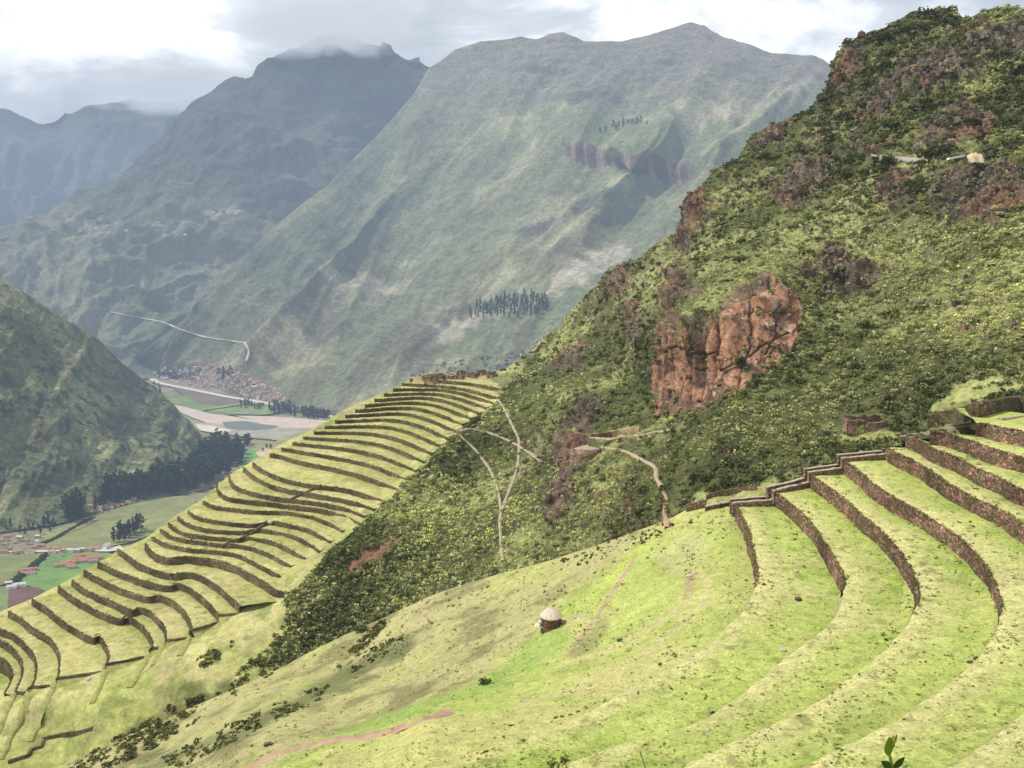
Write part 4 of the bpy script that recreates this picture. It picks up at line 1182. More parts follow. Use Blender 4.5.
# ------------------------------------------------------------------ stones
def stone(px, py, wpx, mat, label, grp=None, seed=0):
    h = hit(px, py)
    if h is None: return
    s = np.linalg.norm(h[0]) / FPX * wpx / 2
    n1, n2 = 9, 14
    th = np.linspace(0, math.pi, n1); ph = np.linspace(0, 2 * math.pi, n2, endpoint=False)
    T, PH = np.meshgrid(th, ph, indexing="ij")
    U = np.stack([np.sin(T) * np.cos(PH), np.sin(T) * np.sin(PH), np.cos(T)], -1)
    r = 1 + .35 * fbm(U * 1.4 + seed * 3.1, 4, 150 + seed)
    V = U * r[..., None] * C((s, s * .8, s * .62))
    i = np.arange(n1 * n2).reshape(n1, n2)
    F = np.stack([i[:-1], i[1:], np.roll(i, -1, 1)[1:], np.roll(i, -1, 1)[:-1]], -1).reshape(-1, 4)
    o = mk("stone", V.reshape(-1, 3), F, mat, smooth=False)
    o.location = h[0] + C((0, 0, s * .25))
    tag(o, label, "stone", grp)
stone(798, 600, 7, M_ROCK, "dark stone alone in the middle of the second amphitheatre tread", seed=1)
stone(796, 572, 5, M_PALE, "pale stone on the tread upslope of the dark stone", seed=2)
stone(689, 577, 7, M_PALE, "whitish stone at the head of the bare earth scar", seed=3)
stone(783, 651, 6, M_PALE, "pale flat stone on a grass lip below the dark stone", seed=4)
stone(620, 641, 6, M_ROCK, "black stone on the grass downhill from the foot trail", seed=5)
stone(970, 663, 5, M_ROCK, "dark stone on the grass of the upper tread near the largest wall curve", seed=6)
stone(976, 659, 5, M_ROCK, "smaller dark stone touching another on the upper tread", seed=7)
stone(764, 585, 4, M_ROCK, "little dark stone on the pale lip of the first wall", seed=8)
stone(641, 620, 5, M_PALE, "pale stone lying on grass uphill of the black stone", seed=9)
stone(652, 619, 4, M_PALE, "second pale stone beside another on the grass uphill of the black stone", seed=10)
stone(270, 523, 6, M_PALE, "white boulder on the terrace steps across the gully", seed=11)
stone(291, 498.5, 4, M_PALE, "pale stone at the top bend of the diagonal stair across the gully", seed=12)
stone(89, 680, 4, M_PALE, "pale stone on the open grass below the straight terrace edges", seed=13)
stone(707, 731, 5, M_PALE, "pale stone in the lowest grass of the amphitheatre", seed=14)
stone(660, 665, 4, M_ROCK, "tiny dark stone on the grass lip between hut and amphitheatre", seed=15)
for i in range(26):
    x, y = rng.uniform(560, 1010), rng.uniform(640, 762)
    stone(x, y, rng.uniform(1.6, 3.0), M_ROCK, "small dark stone scattered in the near grass", "small dark stones scattered in the near grass", 30 + i)

# ------------------------------------------------------------------ walls built on the ground
def box_bar(a, b, thick, z0, z1, seed=0, n=None, jag=.15):
    a, b = C(a, float), C(b, float)
    ln = np.linalg.norm((b - a)[:2])
    n = n or max(3, int(ln / .5))
    t = np.linspace(0, 1, n)
    line = a[None] * (1 - t)[:, None] + b[None] * t[:, None]
    d = (b - a); d[2] = 0; d /= np.linalg.norm(d) + 1e-9
    nr = C((-d[1], d[0], 0)) * thick / 2
    top = z1 + jag * fbm(line / .9, 3, seed)
    rows = []
    for s, zt in ((1, z0 + 0 * top), (1, top), (-1, top), (-1, z0 + 0 * top)):
        r = line + nr * s; r[:, 2] = line[:, 2] + zt; rows.append(r)
    rows.append(rows[0])
    P = np.array(rows)
    V = P.reshape(-1, 3)
    F = gridF(5, n).tolist()
    k = n
    F.append([0, k, 2 * k, 3 * k]); F.append([n - 1, 4 * n - 1, 3 * n - 1, 2 * n - 1])
    return V, F


def join(parts):
    V, F, o = [], [], 0
    for v, f in parts:
        V.append(v); F += [[i + o for i in q] for q in f]; o += len(v)
    return np.vstack(V), F

# end walls with pale copings at the far ends of the amphitheatre treads
for k in range(0, 4):
    a, b = A_lip[k][0].copy(), A_foot[k + 1][0][0].copy()
    dirv = (b - a); dirv[2] = 0; dirv /= np.linalg.norm(dirv)
    t = empty("end_wall", a)
    for off_, z1 in ((0.0, .42), (1.25, .62)):
        nrm = C((-dirv[1], dirv[0], 0)); nrm = nrm if nrm[1] > 0 else -nrm
        p, q = nrm * off_ - dirv * .6, (b - a) + nrm * off_ + dirv * .2
        q[2] = p[2] + .6
        V, F = box_bar(p, q, .5, -1.6, z1, k)
        mk("wall", V, F, M_RUIN, smooth=False, parent=t)
        V, F = box_bar(p + C((0, 0, z1 - .02)), q + C((0, 0, z1 - .02)), .56, 0, .12, k + 9, jag=.12)
        mk("coping", V, F, M_CAP, smooth=False, parent=t)
    tag(t, "low double stone wall with pale coping closing the %s amphitheatre tread against the scrub" % ("first" if k == 0 else ORD[k]), "stone wall", "coped end walls of the amphitheatre treads")
# lower-left walled garden plots at the foot of the scrub
def wall_px(pts, hgt, thick, label, mat=M_RUIN, cap=False, seed=0, grp=None, sink=.8):
    P = [h[0] for h in (hit(*p) for p in pts) if h]
    t = empty("stone_wall", P[0])
    V, F = join([box_bar(P[i] - P[0], P[i + 1] - P[0], thick, -sink, hgt, seed + i) for i in range(len(P) - 1)])
    mk("wall", V, F, mat, smooth=False, parent=t)
    if cap:
        V, F = join([box_bar(P[i] - P[0] + C((0, 0, hgt)), P[i + 1] - P[0] + C((0, 0, hgt)), thick + .12, 0, .15, seed + i, jag=.06) for i in range(len(P) - 1)])
        mk("coping", V, F, M_CAP, smooth=False, parent=t)
    tag(t, label, "stone wall", grp)
wall_px([(705, 511), (720, 508), (736, 505)], .7, .6, "low coped wall of the small garden plot beside the lowest tread", M_WALL, True, 3)
wall_px([(706, 500), (722, 495), (738, 492), (756, 490)], .8, .6, "upper stone wall of the small garden plot, below the scrub", M_WALL, False, 4)
wall_px([(687, 511), (697, 509), (706, 507)], 1.2, .7, "stub of dark wall at the path end beside the garden plot", M_WALL, False, 5)
wall_px([(928, 427), (940, 423), (955, 421), (975, 417), (1000, 411), (1015, 409), (1030, 406)], 1.9, .9, "rough tumbled wall under the upper grass shelf above the amphitheatre", M_WALL2, False, 6)
wall_px([(900, 438), (922, 434), (945, 430), (970, 425), (1000, 420), (1030, 416)], .3, .5, "thin pale kerb wall along the top rim of the amphitheatre", M_CAP, False, 7)
wall_px([(880, 158), (900, 160), (925, 162)], .9, .7, "pale weathered wall along the ledge high on the crag", M_PALE, False, 8)
wall_px([(590, 439), (612, 436), (640, 432)], 1.2, .6, "reddish retaining wall on the upper bend of the lookout path", M_RUIN, False, 9)
wall_px([(604, 446), (622, 441), (640, 440)], 1.0, .6, "reddish retaining wall directly above the lookout path", M_RUIN, False, 10)

wall_px([(8, 763), (20, 759), (29, 756), (31, 750), (42, 747), (44, 739), (62, 735), (78, 733), (92, 729)], .5, .6, "dark stepped low wall at the lower corner of the terraced hillside", M_WALL2, False, 12)

wall_px([(291, 499), (299, 496), (307, 492), (314, 488), (321, 485.5)], .35, .8, "upper diagonal stone stair crossing three terraces on the hillside across the gully", M_WALL2, False, 13)
wall_px([(222, 546), (231, 542), (240, 539), (248, 535), (257, 529), (266, 523)], .35, .8, "lower diagonal stone stair beside the white boulder on the hillside across the gully", M_WALL2, False, 14)

# round-fronted lookout platform
h = hit(586, 460)[0]
t = empty("lookout_platform", h)
n = 28
a = np.linspace(math.pi * .98, math.pi * 2.05, n)
R = 3.3; H = 3.0
rows = []
for rr, z in ((R + .25, -1.2), (R + .12, H * .5), (R, H), (R - .5, H + .03), (R - .55, H - .4)):
    rows.append(np.c_[np.cos(a) * rr * 1.15, np.sin(a) * rr * .75, np.full(n, z) + .08 * np.sin(np.arange(n) * 2.1)])
P = np.array(rows)
mk("wall", P.reshape(-1, 3), gridF(5, n), M_RUIN, smooth=False, parent=t)
dk = np.c_[np.cos(a) * (R - .5) * 1.15, np.sin(a) * (R - .5) * .75, np.full(n, H - .12)]
V = np.vstack([dk, [[0, 2.2, H + .3]]])
mk("floor", V, [(i, i + 1, n) for i in range(n - 1)] + [(n - 1, 0, n)], M_PATH, smooth=False, parent=t)
tag(t, "rounded red stone lookout platform jutting from the crag path", "platform")

# roofless ruin with dark doorway
def ruin(name, pos, w, d, hgt, rz, label, grp=None, mat=M_RUIN, door=True, seed=0):
    t = empty(name, pos, rz)
    parts = [box_bar((-w / 2, d / 2, 0), (w / 2, d / 2, 0), .5, -.8, hgt * 1.15, seed, jag=.5), box_bar((-w / 2, -d / 2, 0), (-w / 2, d / 2, 0), .5, -.8, hgt, seed + 1, jag=.5), box_bar((w / 2, -d / 2, 0), (w / 2, d / 2, 0), .5, -.8, hgt * .8, seed + 2, jag=.5)]
    parts += [box_bar((-w / 2, -d / 2, 0), (-w * .28, -d / 2, 0), .5, -.8, hgt * .9, seed + 3, jag=.3), box_bar((-w * .05, -d / 2, 0), (w / 2, -d / 2, 0), .5, -.8, hgt * .75, seed + 4, jag=.4)]
    V, F = join(parts)
    mk("wall", V, F, mat, smooth=False, parent=t)
    V, F = box_bar((-w * .30, -d / 2, 0), (-w * .03, -d / 2, 0), .55, hgt * .78, hgt * .95, seed + 6, jag=.05)
    mk("lintel", V, F, mat, smooth=False, parent=t)
    tag(t, label, "ruin", grp)
p = hit(864, 428)[0]
ruin("ruined_house", p, 6.2, 2.4, 1.7, -.05, "roofless pinkish stone ruin with a dark doorway on the grass below the scrub", seed=3)
k = 0
for (x, y) in ((424, 374), (434, 372), (444, 373), (452, 370), (461, 373), (470, 371), (437, 377), (449, 377), (460, 377), (472, 376), (427, 378), (482, 374), (492, 376)):
    h = hit(x, y)
    if h is None: continue
    ruin("ruined_house", h[0], rng.uniform(3.5, 5.5), rng.uniform(3, 4), rng.uniform(.7, 1.5), rng.uniform(-.4, .4), "small roofless stone house in the ruin cluster topping the terraced hillside", "ruined stone houses on top of the terraced hillside", seed=40 + k)
    k += 1
for (x, y, l) in ((515, 356, "long low ruin beside the pale clearing on the ridge"), (527, 357, "smaller ruin next to the long ruin on the ridge clearing")):
    h = hit(x, y)
    if h is not None: ruin("ruined_house", h[0], 6.0, 3.0, 1.7, .1, l, mat=M_PALE, seed=int(x))

# round hut
h = hit(551, 627)[0]
hd = np.linalg.norm(h); u = hd / FPX
R, H = 9.6 * u, 11.5 * u
t = empty("round_hut", h)
n, m_ = 40, 10
a = np.linspace(0, 2 * math.pi, n, endpoint=False)
rows = [np.c_[np.cos(a) * R * (1.05 - .05 * z), np.sin(a) * R * (1.05 - .05 * z), np.full(n, -1.2 + (H + 1.2) * z)] for z in np.linspace(0, 1, m_)]
P = C(rows); P[..., :2] *= (1 + .02 * fbm(P * 3, 3, 3))[..., None]
i = np.arange(n * m_).reshape(m_, n)
Fc = np.stack([i[:-1], np.roll(i, -1, 1)[:-1], np.roll(i, -1, 1)[1:], i[1:]], -1).reshape(-1, 4)
M_HUT = mat_stone("hut_stone", (.20, .105, .065), 4.0, .35, .05)
mk("wall", P.reshape(-1, 3), Fc, M_HUT, smooth=False, parent=t)
prof = [(1.07, -.08), (1.10, .0), (1.04, .10), (.85, .30), (.6, .52), (.3, .70), (.05, .80)]
rows = []
for j, (r_, z) in enumerate(prof):
    rag = 1 + (.03 if j < 3 else .01) * np.sin(a * 17 + j) + .02 * np.cos(a * 29)
    rows.append(np.c_[np.cos(a) * R * r_ * rag, np.sin(a) * R * r_ * rag, np.full(n, H + z * R) + .03 * np.sin(a * 13)])
P = C(rows); m_ = len(prof)
i = np.arange(n * m_).reshape(m_, n)
Fc = np.stack([i[:-1], np.roll(i, -1, 1)[:-1], np.roll(i, -1, 1)[1:], i[1:]], -1).reshape(-1, 4).tolist() + [list(range((m_ - 1) * n, m_ * n))]
mk("roof", P.reshape(-1, 3), Fc, M_THATCH, smooth=False, parent=t)
V, F = join([box_bar((R * .93, -.35, 0), (R * .93, .35, 0), .22, 0, H * .7, 1, 3, 0)])
mk("doorway", V, F, M_DARK, smooth=False, parent=t)
tag(t, "round reddish stone hut with a pale thatched cone roof on the grass slope", "hut")
# pale rubble heap against the hut
o = empty("rubble_heap", h + C((-R * 1.15, -.45, 0)))
for j in range(11):
    s = random.uniform(.12, .3)
    U = C([(1, 0, 0), (-1, 0, 0), (0, 1, 0), (0, -1, 0), (0, 0, 1), (0, 0, -1)], float) * s * (1 + .5 * rng.random((6, 1)))
    U += C((random.gauss(0, .38), random.gauss(0, .3), .1 + abs(random.gauss(0, .45))))
    mk("stone", U, [(0, 2, 4), (2, 1, 4), (1, 3, 4), (3, 0, 4), (2, 0, 5), (1, 2, 5), (3, 1, 5), (0, 3, 5)], M_WHITE, smooth=False, parent=o)
tag(o, "heap of whitish stones leaning against the round hut wall", "rubble heap")

# thatched shelter high on the crag ledge
h = hit(974, 166)[0]; u = np.linalg.norm(h) / FPX
t = empty("thatched_shelter", h)
n = 14
xs = np.linspace(-7 * u, 7 * u, n)
rows = []
for yy, zz in ((-4 * u, 2.5 * u), (-2 * u, 7 * u), (0, 11 * u), (2 * u, 7.5 * u), (4 * u, 2.5 * u)):
    rows.append(np.c_[xs, np.full(n, yy) + .2 * np.sin(xs * 3), zz * (1 - .28 * np.abs(xs / (7 * u)) ** 2) + .12 * np.sin(xs * 5 + yy)])
P = C(rows)
mk("roof", P.reshape(-1, 3), gridF(5, n)[:, ::-1], M_STRAW, smooth=False, parent=t)
for sx in (-1, 1):
    for sy in (-1, 1):
        V, F = box_bar((sx * 5.6 * u - .08, sy * 3.2 * u, 0), (sx * 5.6 * u + .08, sy * 3.2 * u, 0), .16, -.8, 3.6 * u, 1, 2, 0)
        mk("post", V, F, M_BARK, smooth=False, parent=t)
tag(t, "straw-thatched shelter on the narrow grass ledge high on the crag", "shelter")
h = hit(956, 163)[0]; u = np.linalg.norm(h) / FPX
t = empty("flat_roof_booth", h)
V, F = box_bar((-7 * u, 0, 0), (7 * u, 0, .8), 4.5 * u, 2.6 * u, 4.2 * u, 1, 6, .02)
mk("roof", V, F, M_WHITE, smooth=False, parent=t)
for sx in (-1, 1):
    for sy in (-1, 1):
        V, F = box_bar((sx * 5.8 * u - .06, sy * 1.6 * u, 0), (sx * 5.8 * u + .06, sy * 1.6 * u, 0), .12, -.9, 2.9 * u, 1, 2, 0)
        mk("post", V, F, M_BARK, smooth=False, parent=t)
tag(t, "small booth with a flat white roof beside the straw-thatched shelter on the crag", "booth")

# ------------------------------------------------------------------ trees
def tree_meshes(seed, slim=.22, nleaf=150):
    r = np.random.default_rng(seed)
    a = np.linspace(0, 2 * math.pi, 7, endpoint=False)
    rows = [np.c_[np.cos(a) * q + .012 * math.sin(z * 9), np.sin(a) * q, np.full(7, z)] for z, q in ((-.05, .022), (.25, .016), (.6, .01), (.95, .003))]
    i = np.arange(28).reshape(4, 7)
    F = np.stack([i[:-1], np.roll(i, -1, 1)[:-1], np.roll(i, -1, 1)[1:], i[1:]], -1).reshape(-1, 4)
    tv = C(rows).reshape(-1, 3)
    vs, cs = [], []
    ncl = 14
    for j in range(ncl):
        z = .14 + .82 * (j + .5) / ncl
        wd = slim * (math.sin(math.pi * min(1, (z - .02) / .98) ** .8) ** .75 + .12) * r.uniform(.55, 1.1)
        an = r.uniform(0, 6.28)
        cx, cy = math.cos(an) * wd * .5, math.sin(an) * wd * .5
        V, sh = leaf_template(nleaf // ncl, seed * 31 + j, (wd * .85, wd * .85, .09), .13, False, .3)
        vs.append((V + C((cx, cy, z))).reshape(-1, 3)); cs.append(np.repeat((sh * r.uniform(.6, 1.3)).reshape(-1, 1), 3, 1) * C((.05, .07, .034)))
    V = np.vstack(vs)
    return tv, F, V, np.arange(len(V)).reshape(-1, 4), np.vstack(cs)
TM = []
for s in range(4):
    tv, tf, cv, cf_, cc_ = tree_meshes(s + 1, (.18, .23, .15, .28)[s])
    trunk = mk("trunk", tv, tf, M_BARK, link=False)
    crown = mk("crown", cv, cf_, M_TREE, cc_, smooth=False, link=False)
    both = mk("tree", np.vstack([tv, cv]), np.vstack([tf, cf_ + len(tv)]), [M_BARK, M_TREE], np.vstack([np.full((len(tv), 3), .12), cc_]), smooth=False, midx=[0] * len(tf) + [1] * len(cf_), link=False)
    TM.append((trunk, crown, both))


def plant_tree(pos, hgt, label, grp, parts=True, wide=1.0, name="eucalyptus_tree"):
    tr, cr, bo = random.choice(TM)
    rz = random.uniform(0, 6.28)
    if parts:
        t = empty(name, pos, rz)
        for nm, me in (("trunk", tr), ("crown", cr)):
            o = bpy.data.objects.new(nm, me); COL.objects.link(o); o.parent = t
    else:
        t = bpy.data.objects.new(name, bo); COL.objects.link(t); t.location = pos; t.rotation_euler = (0, 0, rz)
    t.scale = (hgt * wide, hgt * wide, hgt)
    tag(t, label, "tree", grp)


def grove(poly, n, hpx, label, grp, parts=True, wide=1.0, name="eucalyptus_tree", taken=None, mind=0):
    q = inside(poly, n * 3) if mind else inside(poly, n)
    kept = []
    for x, y in q:
        if mind and any(abs(x - a) < mind and abs(y - b) < mind * .8 for a, b in kept): continue
        kept.append((x, y))
        if len(kept) >= n: break
    kept.sort(key=lambda p: p[1])
    hs = [(hit(x, y)) for x, y in kept]
    for h in hs:
        if h is None: continue
        d = np.linalg.norm(h[0])
        if h[2].startswith(("terrace", "gully", "near_", "crag")): continue
        plant_tree(h[0], d / FPX * random.uniform(*hpx), label, grp, parts, wide, name)

grove([(100, 504), (130, 499), (165, 496), (200, 490), (225, 480), (243, 466), (244, 456), (236, 446), (212, 446), (200, 462), (178, 474), (150, 484), (108, 492)], 125, (13, 19.5), "tall dark eucalyptus in the dense grove at the foot of the valley hill", "eucalyptus grove at the foot of the valley hill", True, 1.35, mind=2.6)
grove([(62, 520), (74, 500), (84, 504), (84, 518), (74, 524)], 14, (15, 22), "dark eucalyptus in the small clump near the roadside village", "tree clump near the roadside village", mind=2.5)
grove([(88, 508), (108, 500), (112, 506), (95, 512)], 8, (8, 14), "slender tree between the small clump and the dense grove", "slender trees between clump and grove", mind=2.5)
grove([(112, 543), (124, 536), (140, 528), (142, 533), (126, 542)], 12, (12, 18), "dark tree in the copse beside the terrace edge above the village", "copse by the terrace edge", mind=2.5)
grove([(0, 528), (30, 526), (60, 526), (56, 532), (0, 540)], 12, (6, 11), "small tree among the village houses under the valley hill", "trees among the village houses", mind=4)
grove([(468, 319), (478, 309), (495, 303), (512, 300), (535, 296), (547, 300), (550, 310), (535, 317), (510, 318), (490, 320)], 75, (7, 12), "thin dark tree in the plantation on the far mountainside", "plantation on the far mountainside", False, .8, mind=2.6)
grove([(265, 410), (280, 407), (300, 411), (325, 416), (338, 420), (330, 422), (300, 418), (275, 415)], 48, (6, 11), "dark riverside tree in the belt between road and riverbed", "riverside tree belt", False, 1.2, mind=2.0)
grove([(240, 402), (265, 406), (262, 410), (240, 408)], 16, (3, 5), "low tree at the edge of the riverside fields", "low trees by the riverside fields", False, 1.8, mind=2.0)
grove([(216, 374), (232, 372), (234, 378), (220, 380)], 8, (5, 9), "dark tree standing among the roofs of the far town", "trees in the far town", False, 1.2, mind=2.0)
grove([(155, 384), (165, 388), (160, 394), (152, 390)], 6, (3, 5), "small tree at the town edge near the river bend", "trees at the town edge", False, 1.6, mind=2.0)
grove([(240, 444), (248, 443), (248, 447), (241, 447)], 3, (9, 12), "rounded tree standing by itself in the pale field below the grove", "trees in the pale field", True, 1.5, mind=2)
grove([(258, 450), (272, 446), (274, 450), (262, 453)], 4, (3, 5), "small tree round the pale yard near the terrace edge", "trees round the pale yard", False, 1.7, mind=2)
grove([(596, 133), (606, 128), (618, 124), (648, 120), (652, 124), (622, 129), (602, 137)], 12, (4, 7), "tree on the rim of the high shelf of the main mountain", "trees on the high mountain shelf", False, 1.3, mind=3)
grove([(262, 150), (320, 150), (318, 156), (290, 160)], 6, (3, 6), "dark tree far up on the shaded peak", "trees far up on the shaded peak", False, 1.6, mind=4)

# hedges
def hedge(pts, hgt, wid, label):
    n = 60
    xy = resample(smooth_px(pts, 0), n)
    w = at_z(xy[:, 0], xy[:, 1], np.full(n, FLOOR + 3))
    pos = w[rng.integers(0, n, 260)] + rng.normal(size=(260, 3)) * C((wid * .35, wid * .35, 0))
    V, sh = T_SHRUB[0]
    vs, cs = [], []
    for p in pos:
        s = hgt * random.uniform(.5, .9)
        vs.append((V * s + p).reshape(-1, 3)); cs.append((sh[..., None] * C((.045, .06, .025)) * random.uniform(.6, 1.3)).reshape(-1, 3))
    V = np.vstack(vs)
    o = mk("hedge", V, np.arange(len(V)).reshape(-1, 4), M_LEAF, np.vstack(cs), False)
    tag(o, label, "hedge")
hedge([(8, 585), (22, 575), (36, 564), (45, 555)], 5, 6, "dark hedge dividing the olive field from the bright green field")
hedge([(40, 545), (58, 537), (75, 527), (92, 518)], 4, 5, "dark hedgerow along the upper side of the big olive field")
hedge([(205, 411), (225, 408), (245, 405), (262, 405)], 5, 6, "thin hedge between the far riverside fields")
hedge([(230, 436), (255, 439), (275, 441)], 4, 5, "thin hedge across the pale field below the dense grove")

# ------------------------------------------------------------------ houses
def house_mesh(w, d, hgt, rise, ov=.5):
    x, y = w / 2, d / 2
    wv = C([(-x, -y, -3), (x, -y, -3), (x, y, -3), (-x, y, -3), (-x, -y, hgt), (x, -y, hgt), (x, y, hgt), (-x, y, hgt), (-x, 0, hgt + rise), (x, 0, hgt + rise)], float)
    wf = [(0, 1, 5, 4), (2, 3, 7, 6), (1, 2, 6, 9, 5), (3, 0, 4, 8, 7)]
    sl = rise / y
    X, Yv, zb = x + ov, y + ov, hgt - ov * sl
    t = .35
    rv = C([(-X, -Yv, zb), (X, -Yv, zb), (X, 0, hgt + rise), (-X, 0, hgt + rise), (-X, Yv, zb), (X, Yv, zb),
            (-X, -Yv, zb + t), (X, -Yv, zb + t), (X, 0, hgt + rise + t), (-X, 0, hgt + rise + t), (-X, Yv, zb + t), (X, Yv, zb + t)], float)
    rf = [(6, 7, 8, 9), (9, 8, 11, 10), (0, 3, 2, 1), (3, 4, 5, 2), (0, 1, 7, 6), (4, 10, 11, 5), (0, 6, 9, 3), (3, 9, 10, 4), (1, 2, 8, 7), (2, 5, 11, 8)]
    return wv, wf, rv, rf


def opening_mesh(w, d, hgt):
    q = []
    for cx, cw, z0, z1 in ((-w * .28, 1.1, 1.2, 2.3), (0, 1.1, 0, 2.1), (w * .28, 1.1, 1.2, 2.3)):
        q.append(box_bar((cx - cw / 2, -d / 2, 0), (cx + cw / 2, -d / 2, 0), .12, z0, z1, 1, 2, 0))
    return q
HM = []
for w_, d_, h_, r_ in ((9, 6, 3.2, 1.6), (13, 6.5, 3.4, 1.8), (17, 7, 3.6, 1.9), (7, 6, 5.2, 1.5)):
    wv, wf, rv, rf = house_mesh(w_, d_, h_, r_)
    op = opening_mesh(w_, d_, h_)
    HM.append(dict(wall={m.name: mk("wall", wv, wf, m, smooth=False, link=False) for m in (M_ADOBE, M_WHITE)}, roof={m.name: mk("roof", rv, rf, m, smooth=False, link=False) for m in (M_TILE, M_TIN)},
                   win=mk("window", *op[0], M_DARK, smooth=False, link=False), door=mk("door", *op[1], M_DARK, smooth=False, link=False), win2=mk("window", *op[2], M_DARK, smooth=False, link=False),
                   both={(a.name, b.name): mk("house", np.vstack([wv, rv]), [list(f) for f in wf] + [[i + len(wv) for i in f] for f in rf], [a, b], smooth=False, midx=[0] * len(wf) + [1] * len(rf), link=False) for a in (M_ADOBE, M_WHITE) for b in (M_TILE, M_TIN)}))


def house(pos, kind, rz, label, grp, wall=M_ADOBE, roof=M_TILE, parts=True, sc=1.0, name="house"):
    hm = HM[kind]
    if parts:
        t = empty(name, pos, rz)
        for nm, me in (("wall", hm["wall"][wall.name]), ("roof", hm["roof"][roof.name]), ("window", hm["win"]), ("door", hm["door"]), ("window", hm["win2"])):
            o = bpy.data.objects.new(nm, me); COL.objects.link(o); o.parent = t
    else:
        t = bpy.data.objects.new(name, hm["both"][(wall.name, roof.name)]); COL.objects.link(t); t.location = pos; t.rotation_euler = (0, 0, rz)
    t.scale = (sc, sc, sc)
    tag(t, label, "house", grp)
    return t

def fpos(x, y, lift=3.0):
    return at_z(float(x), float(y), FLOOR + lift)
road_row = [(4, 552, 1), (10, 549, 0), (15, 553, 0), (22, 546, 1), (22, 552, 0), (30, 552, 2), (34, 548, 0), (38, 543, 3), (42, 546, 1), (48, 549, 0), (52, 553, 1), (57, 549, 1), (60, 555, 0), (64, 551, 1), (70, 551, 2), (77, 551, 1), (83, 550, 1), (89, 550, 2), (95, 549, 2), (100, 548, 1),
            (2, 541, 0), (8, 537, 1), (14, 540, 0), (20, 538, 1), (38, 537, 0), (6, 545, 0), (27, 541, 0)]
for x, y, kd in road_row:
    house(fpos(x, y, 4.5), kd, random.uniform(-.2, .25), "red-roofed adobe house in the row along the pale valley road", "houses along the pale valley road", random.choice((M_ADOBE, M_ADOBE, M_WHITE)), random.choice((M_TILE, M_TILE, M_TILE, M_TIN)), True, .85)
for x, y, kd in ((60, 566, 2), (66, 564, 1), (72, 563, 2), (72, 568, 1), (77, 560, 1), (80, 557, 2), (83, 562, 1), (87, 560, 2), (92, 558, 1), (93, 562, 1), (97, 559, 2), (70, 566, 1)):
    house(fpos(x, y), kd, random.uniform(.1, .5), "salmon-roofed house in the cluster on the bright green field", "house cluster on the bright green field")
for x, y, kd in ((27, 571, 1), (30, 574, 1), (34, 570, 0), (25, 574, 0)):
    house(fpos(x, y), kd, .5, "small farmhouse of the group at the middle of the green field", "farm group beside the hedge", random.choice((M_ADOBE, M_WHITE)))
for x, y, kd, r, l in ((9, 584, 0, M_TIN, "pale-roofed shed nearest the hedge end by the brown plot"), (12, 588, 1, M_TIN, "whitish house at the corner of the brown plot"), (20, 586, 2, M_TIN, "long white-roofed house along the brown plot")):
    house(fpos(x, y, 4), kd, .3, l, None, M_WHITE, r)
t = house(fpos(107, 548, 5), 3, 1.2, "white gabled chapel with dark door at the end of the valley road", None, M_WHITE, M_TIN, True, 1.25, "chapel")
for x, y, kd in ((92, 507, 1), (97, 508, 2), (104, 507, 1), (110, 505, 0), (116, 506, 1), (122, 506, 0), (100, 512, 0), (110, 509, 1), (90, 511, 0), (128, 503, 0), (134, 500, 0), (151, 488, 0)):
    h = hit(x, y)
    if h: house(h[0] + C((0, 0, .5)), kd, random.uniform(-.3, .3), "small farmhouse under the eucalyptus at the foot of the valley hill", "farmhouses under the eucalyptus", random.choice((M_ADOBE, M_WHITE)), M_TILE)
town = [(150, 374), (170, 366), (200, 362), (225, 368), (245, 375), (270, 388), (286, 394), (284, 402), (262, 400), (230, 394), (190, 386), (160, 380)]
for x, y in inside(town, 230):
    h = hit(x, y)
    if h is None: continue
    house(h[0] + C((0, 0, .8)), random.choice((0, 1, 1, 2)), random.choice((.25, .25 + math.pi / 2)) + random.gauss(0, .1), "small tile-roofed house in the distant riverside town", "houses of the distant riverside town", random.choice((M_ADOBE, M_WHITE)), random.choice((M_TILE, M_TILE, M_TILE, M_TIN)), False, random.uniform(1.0, 1.7))
for x, y in ((213, 213), (220, 215), (228, 212), (236, 214), (80, 231), (96, 229), (108, 233), (126, 231), (165, 236), (185, 235)):
    h = hit(x, y)
    if h: house(h[0], 1, random.uniform(0, 1), "tiny pale hamlet house on the shaded mountain flank", "hamlet houses on the shaded mountain flank", M_WHITE, M_TIN, False, 1.4)

# ------------------------------------------------------------------ viewpoint ledge and the plants on it
n = 40
gx, gy = np.meshgrid(np.linspace(-9, 9, 70), np.linspace(-9, 3.4, 50))
z = -1.65 - .28 * np.maximum(gy, -1) - .02 * gx ** 2 * (gx < 0) + .10 * fbm(np.stack([gx, gy, 0 * gx], -1), 4, 3)
z = np.where(gy > 2.6, z - 6 * (gy - 2.6) ** 1.0, z)
P = np.stack([gx, gy, z], -1)
c = mixc(np.broadcast_to(C((.35, .36, .12)), P.shape), (.43, .4, .18), sstep(-.2, .3, fbm(P / .8, 3, 2)))
tag(mk("ledge_ground", P.reshape(-1, 3), gridF(50, 70)[:, ::-1], M_GRASS, c.reshape(-1, 3)), kind="structure")


def leaf_blade(length, width, curl, n=9):
    t = np.linspace(0, 1, n)
    wd = width * np.sin(math.pi * np.clip(t * .96 + .02, 0, 1)) ** .8 * (1 - .25 * t)
    x = np.stack([-wd, 0 * wd, wd], 1)
    y = np.stack([curl * t ** 2 * length + .18 * wd, curl * t ** 2 * length, curl * t ** 2 * length + .18 * wd], 1)
    z = np.stack([t * length] * 3, 1)
    return np.stack([x, y, z], -1), gridF(n, 3)

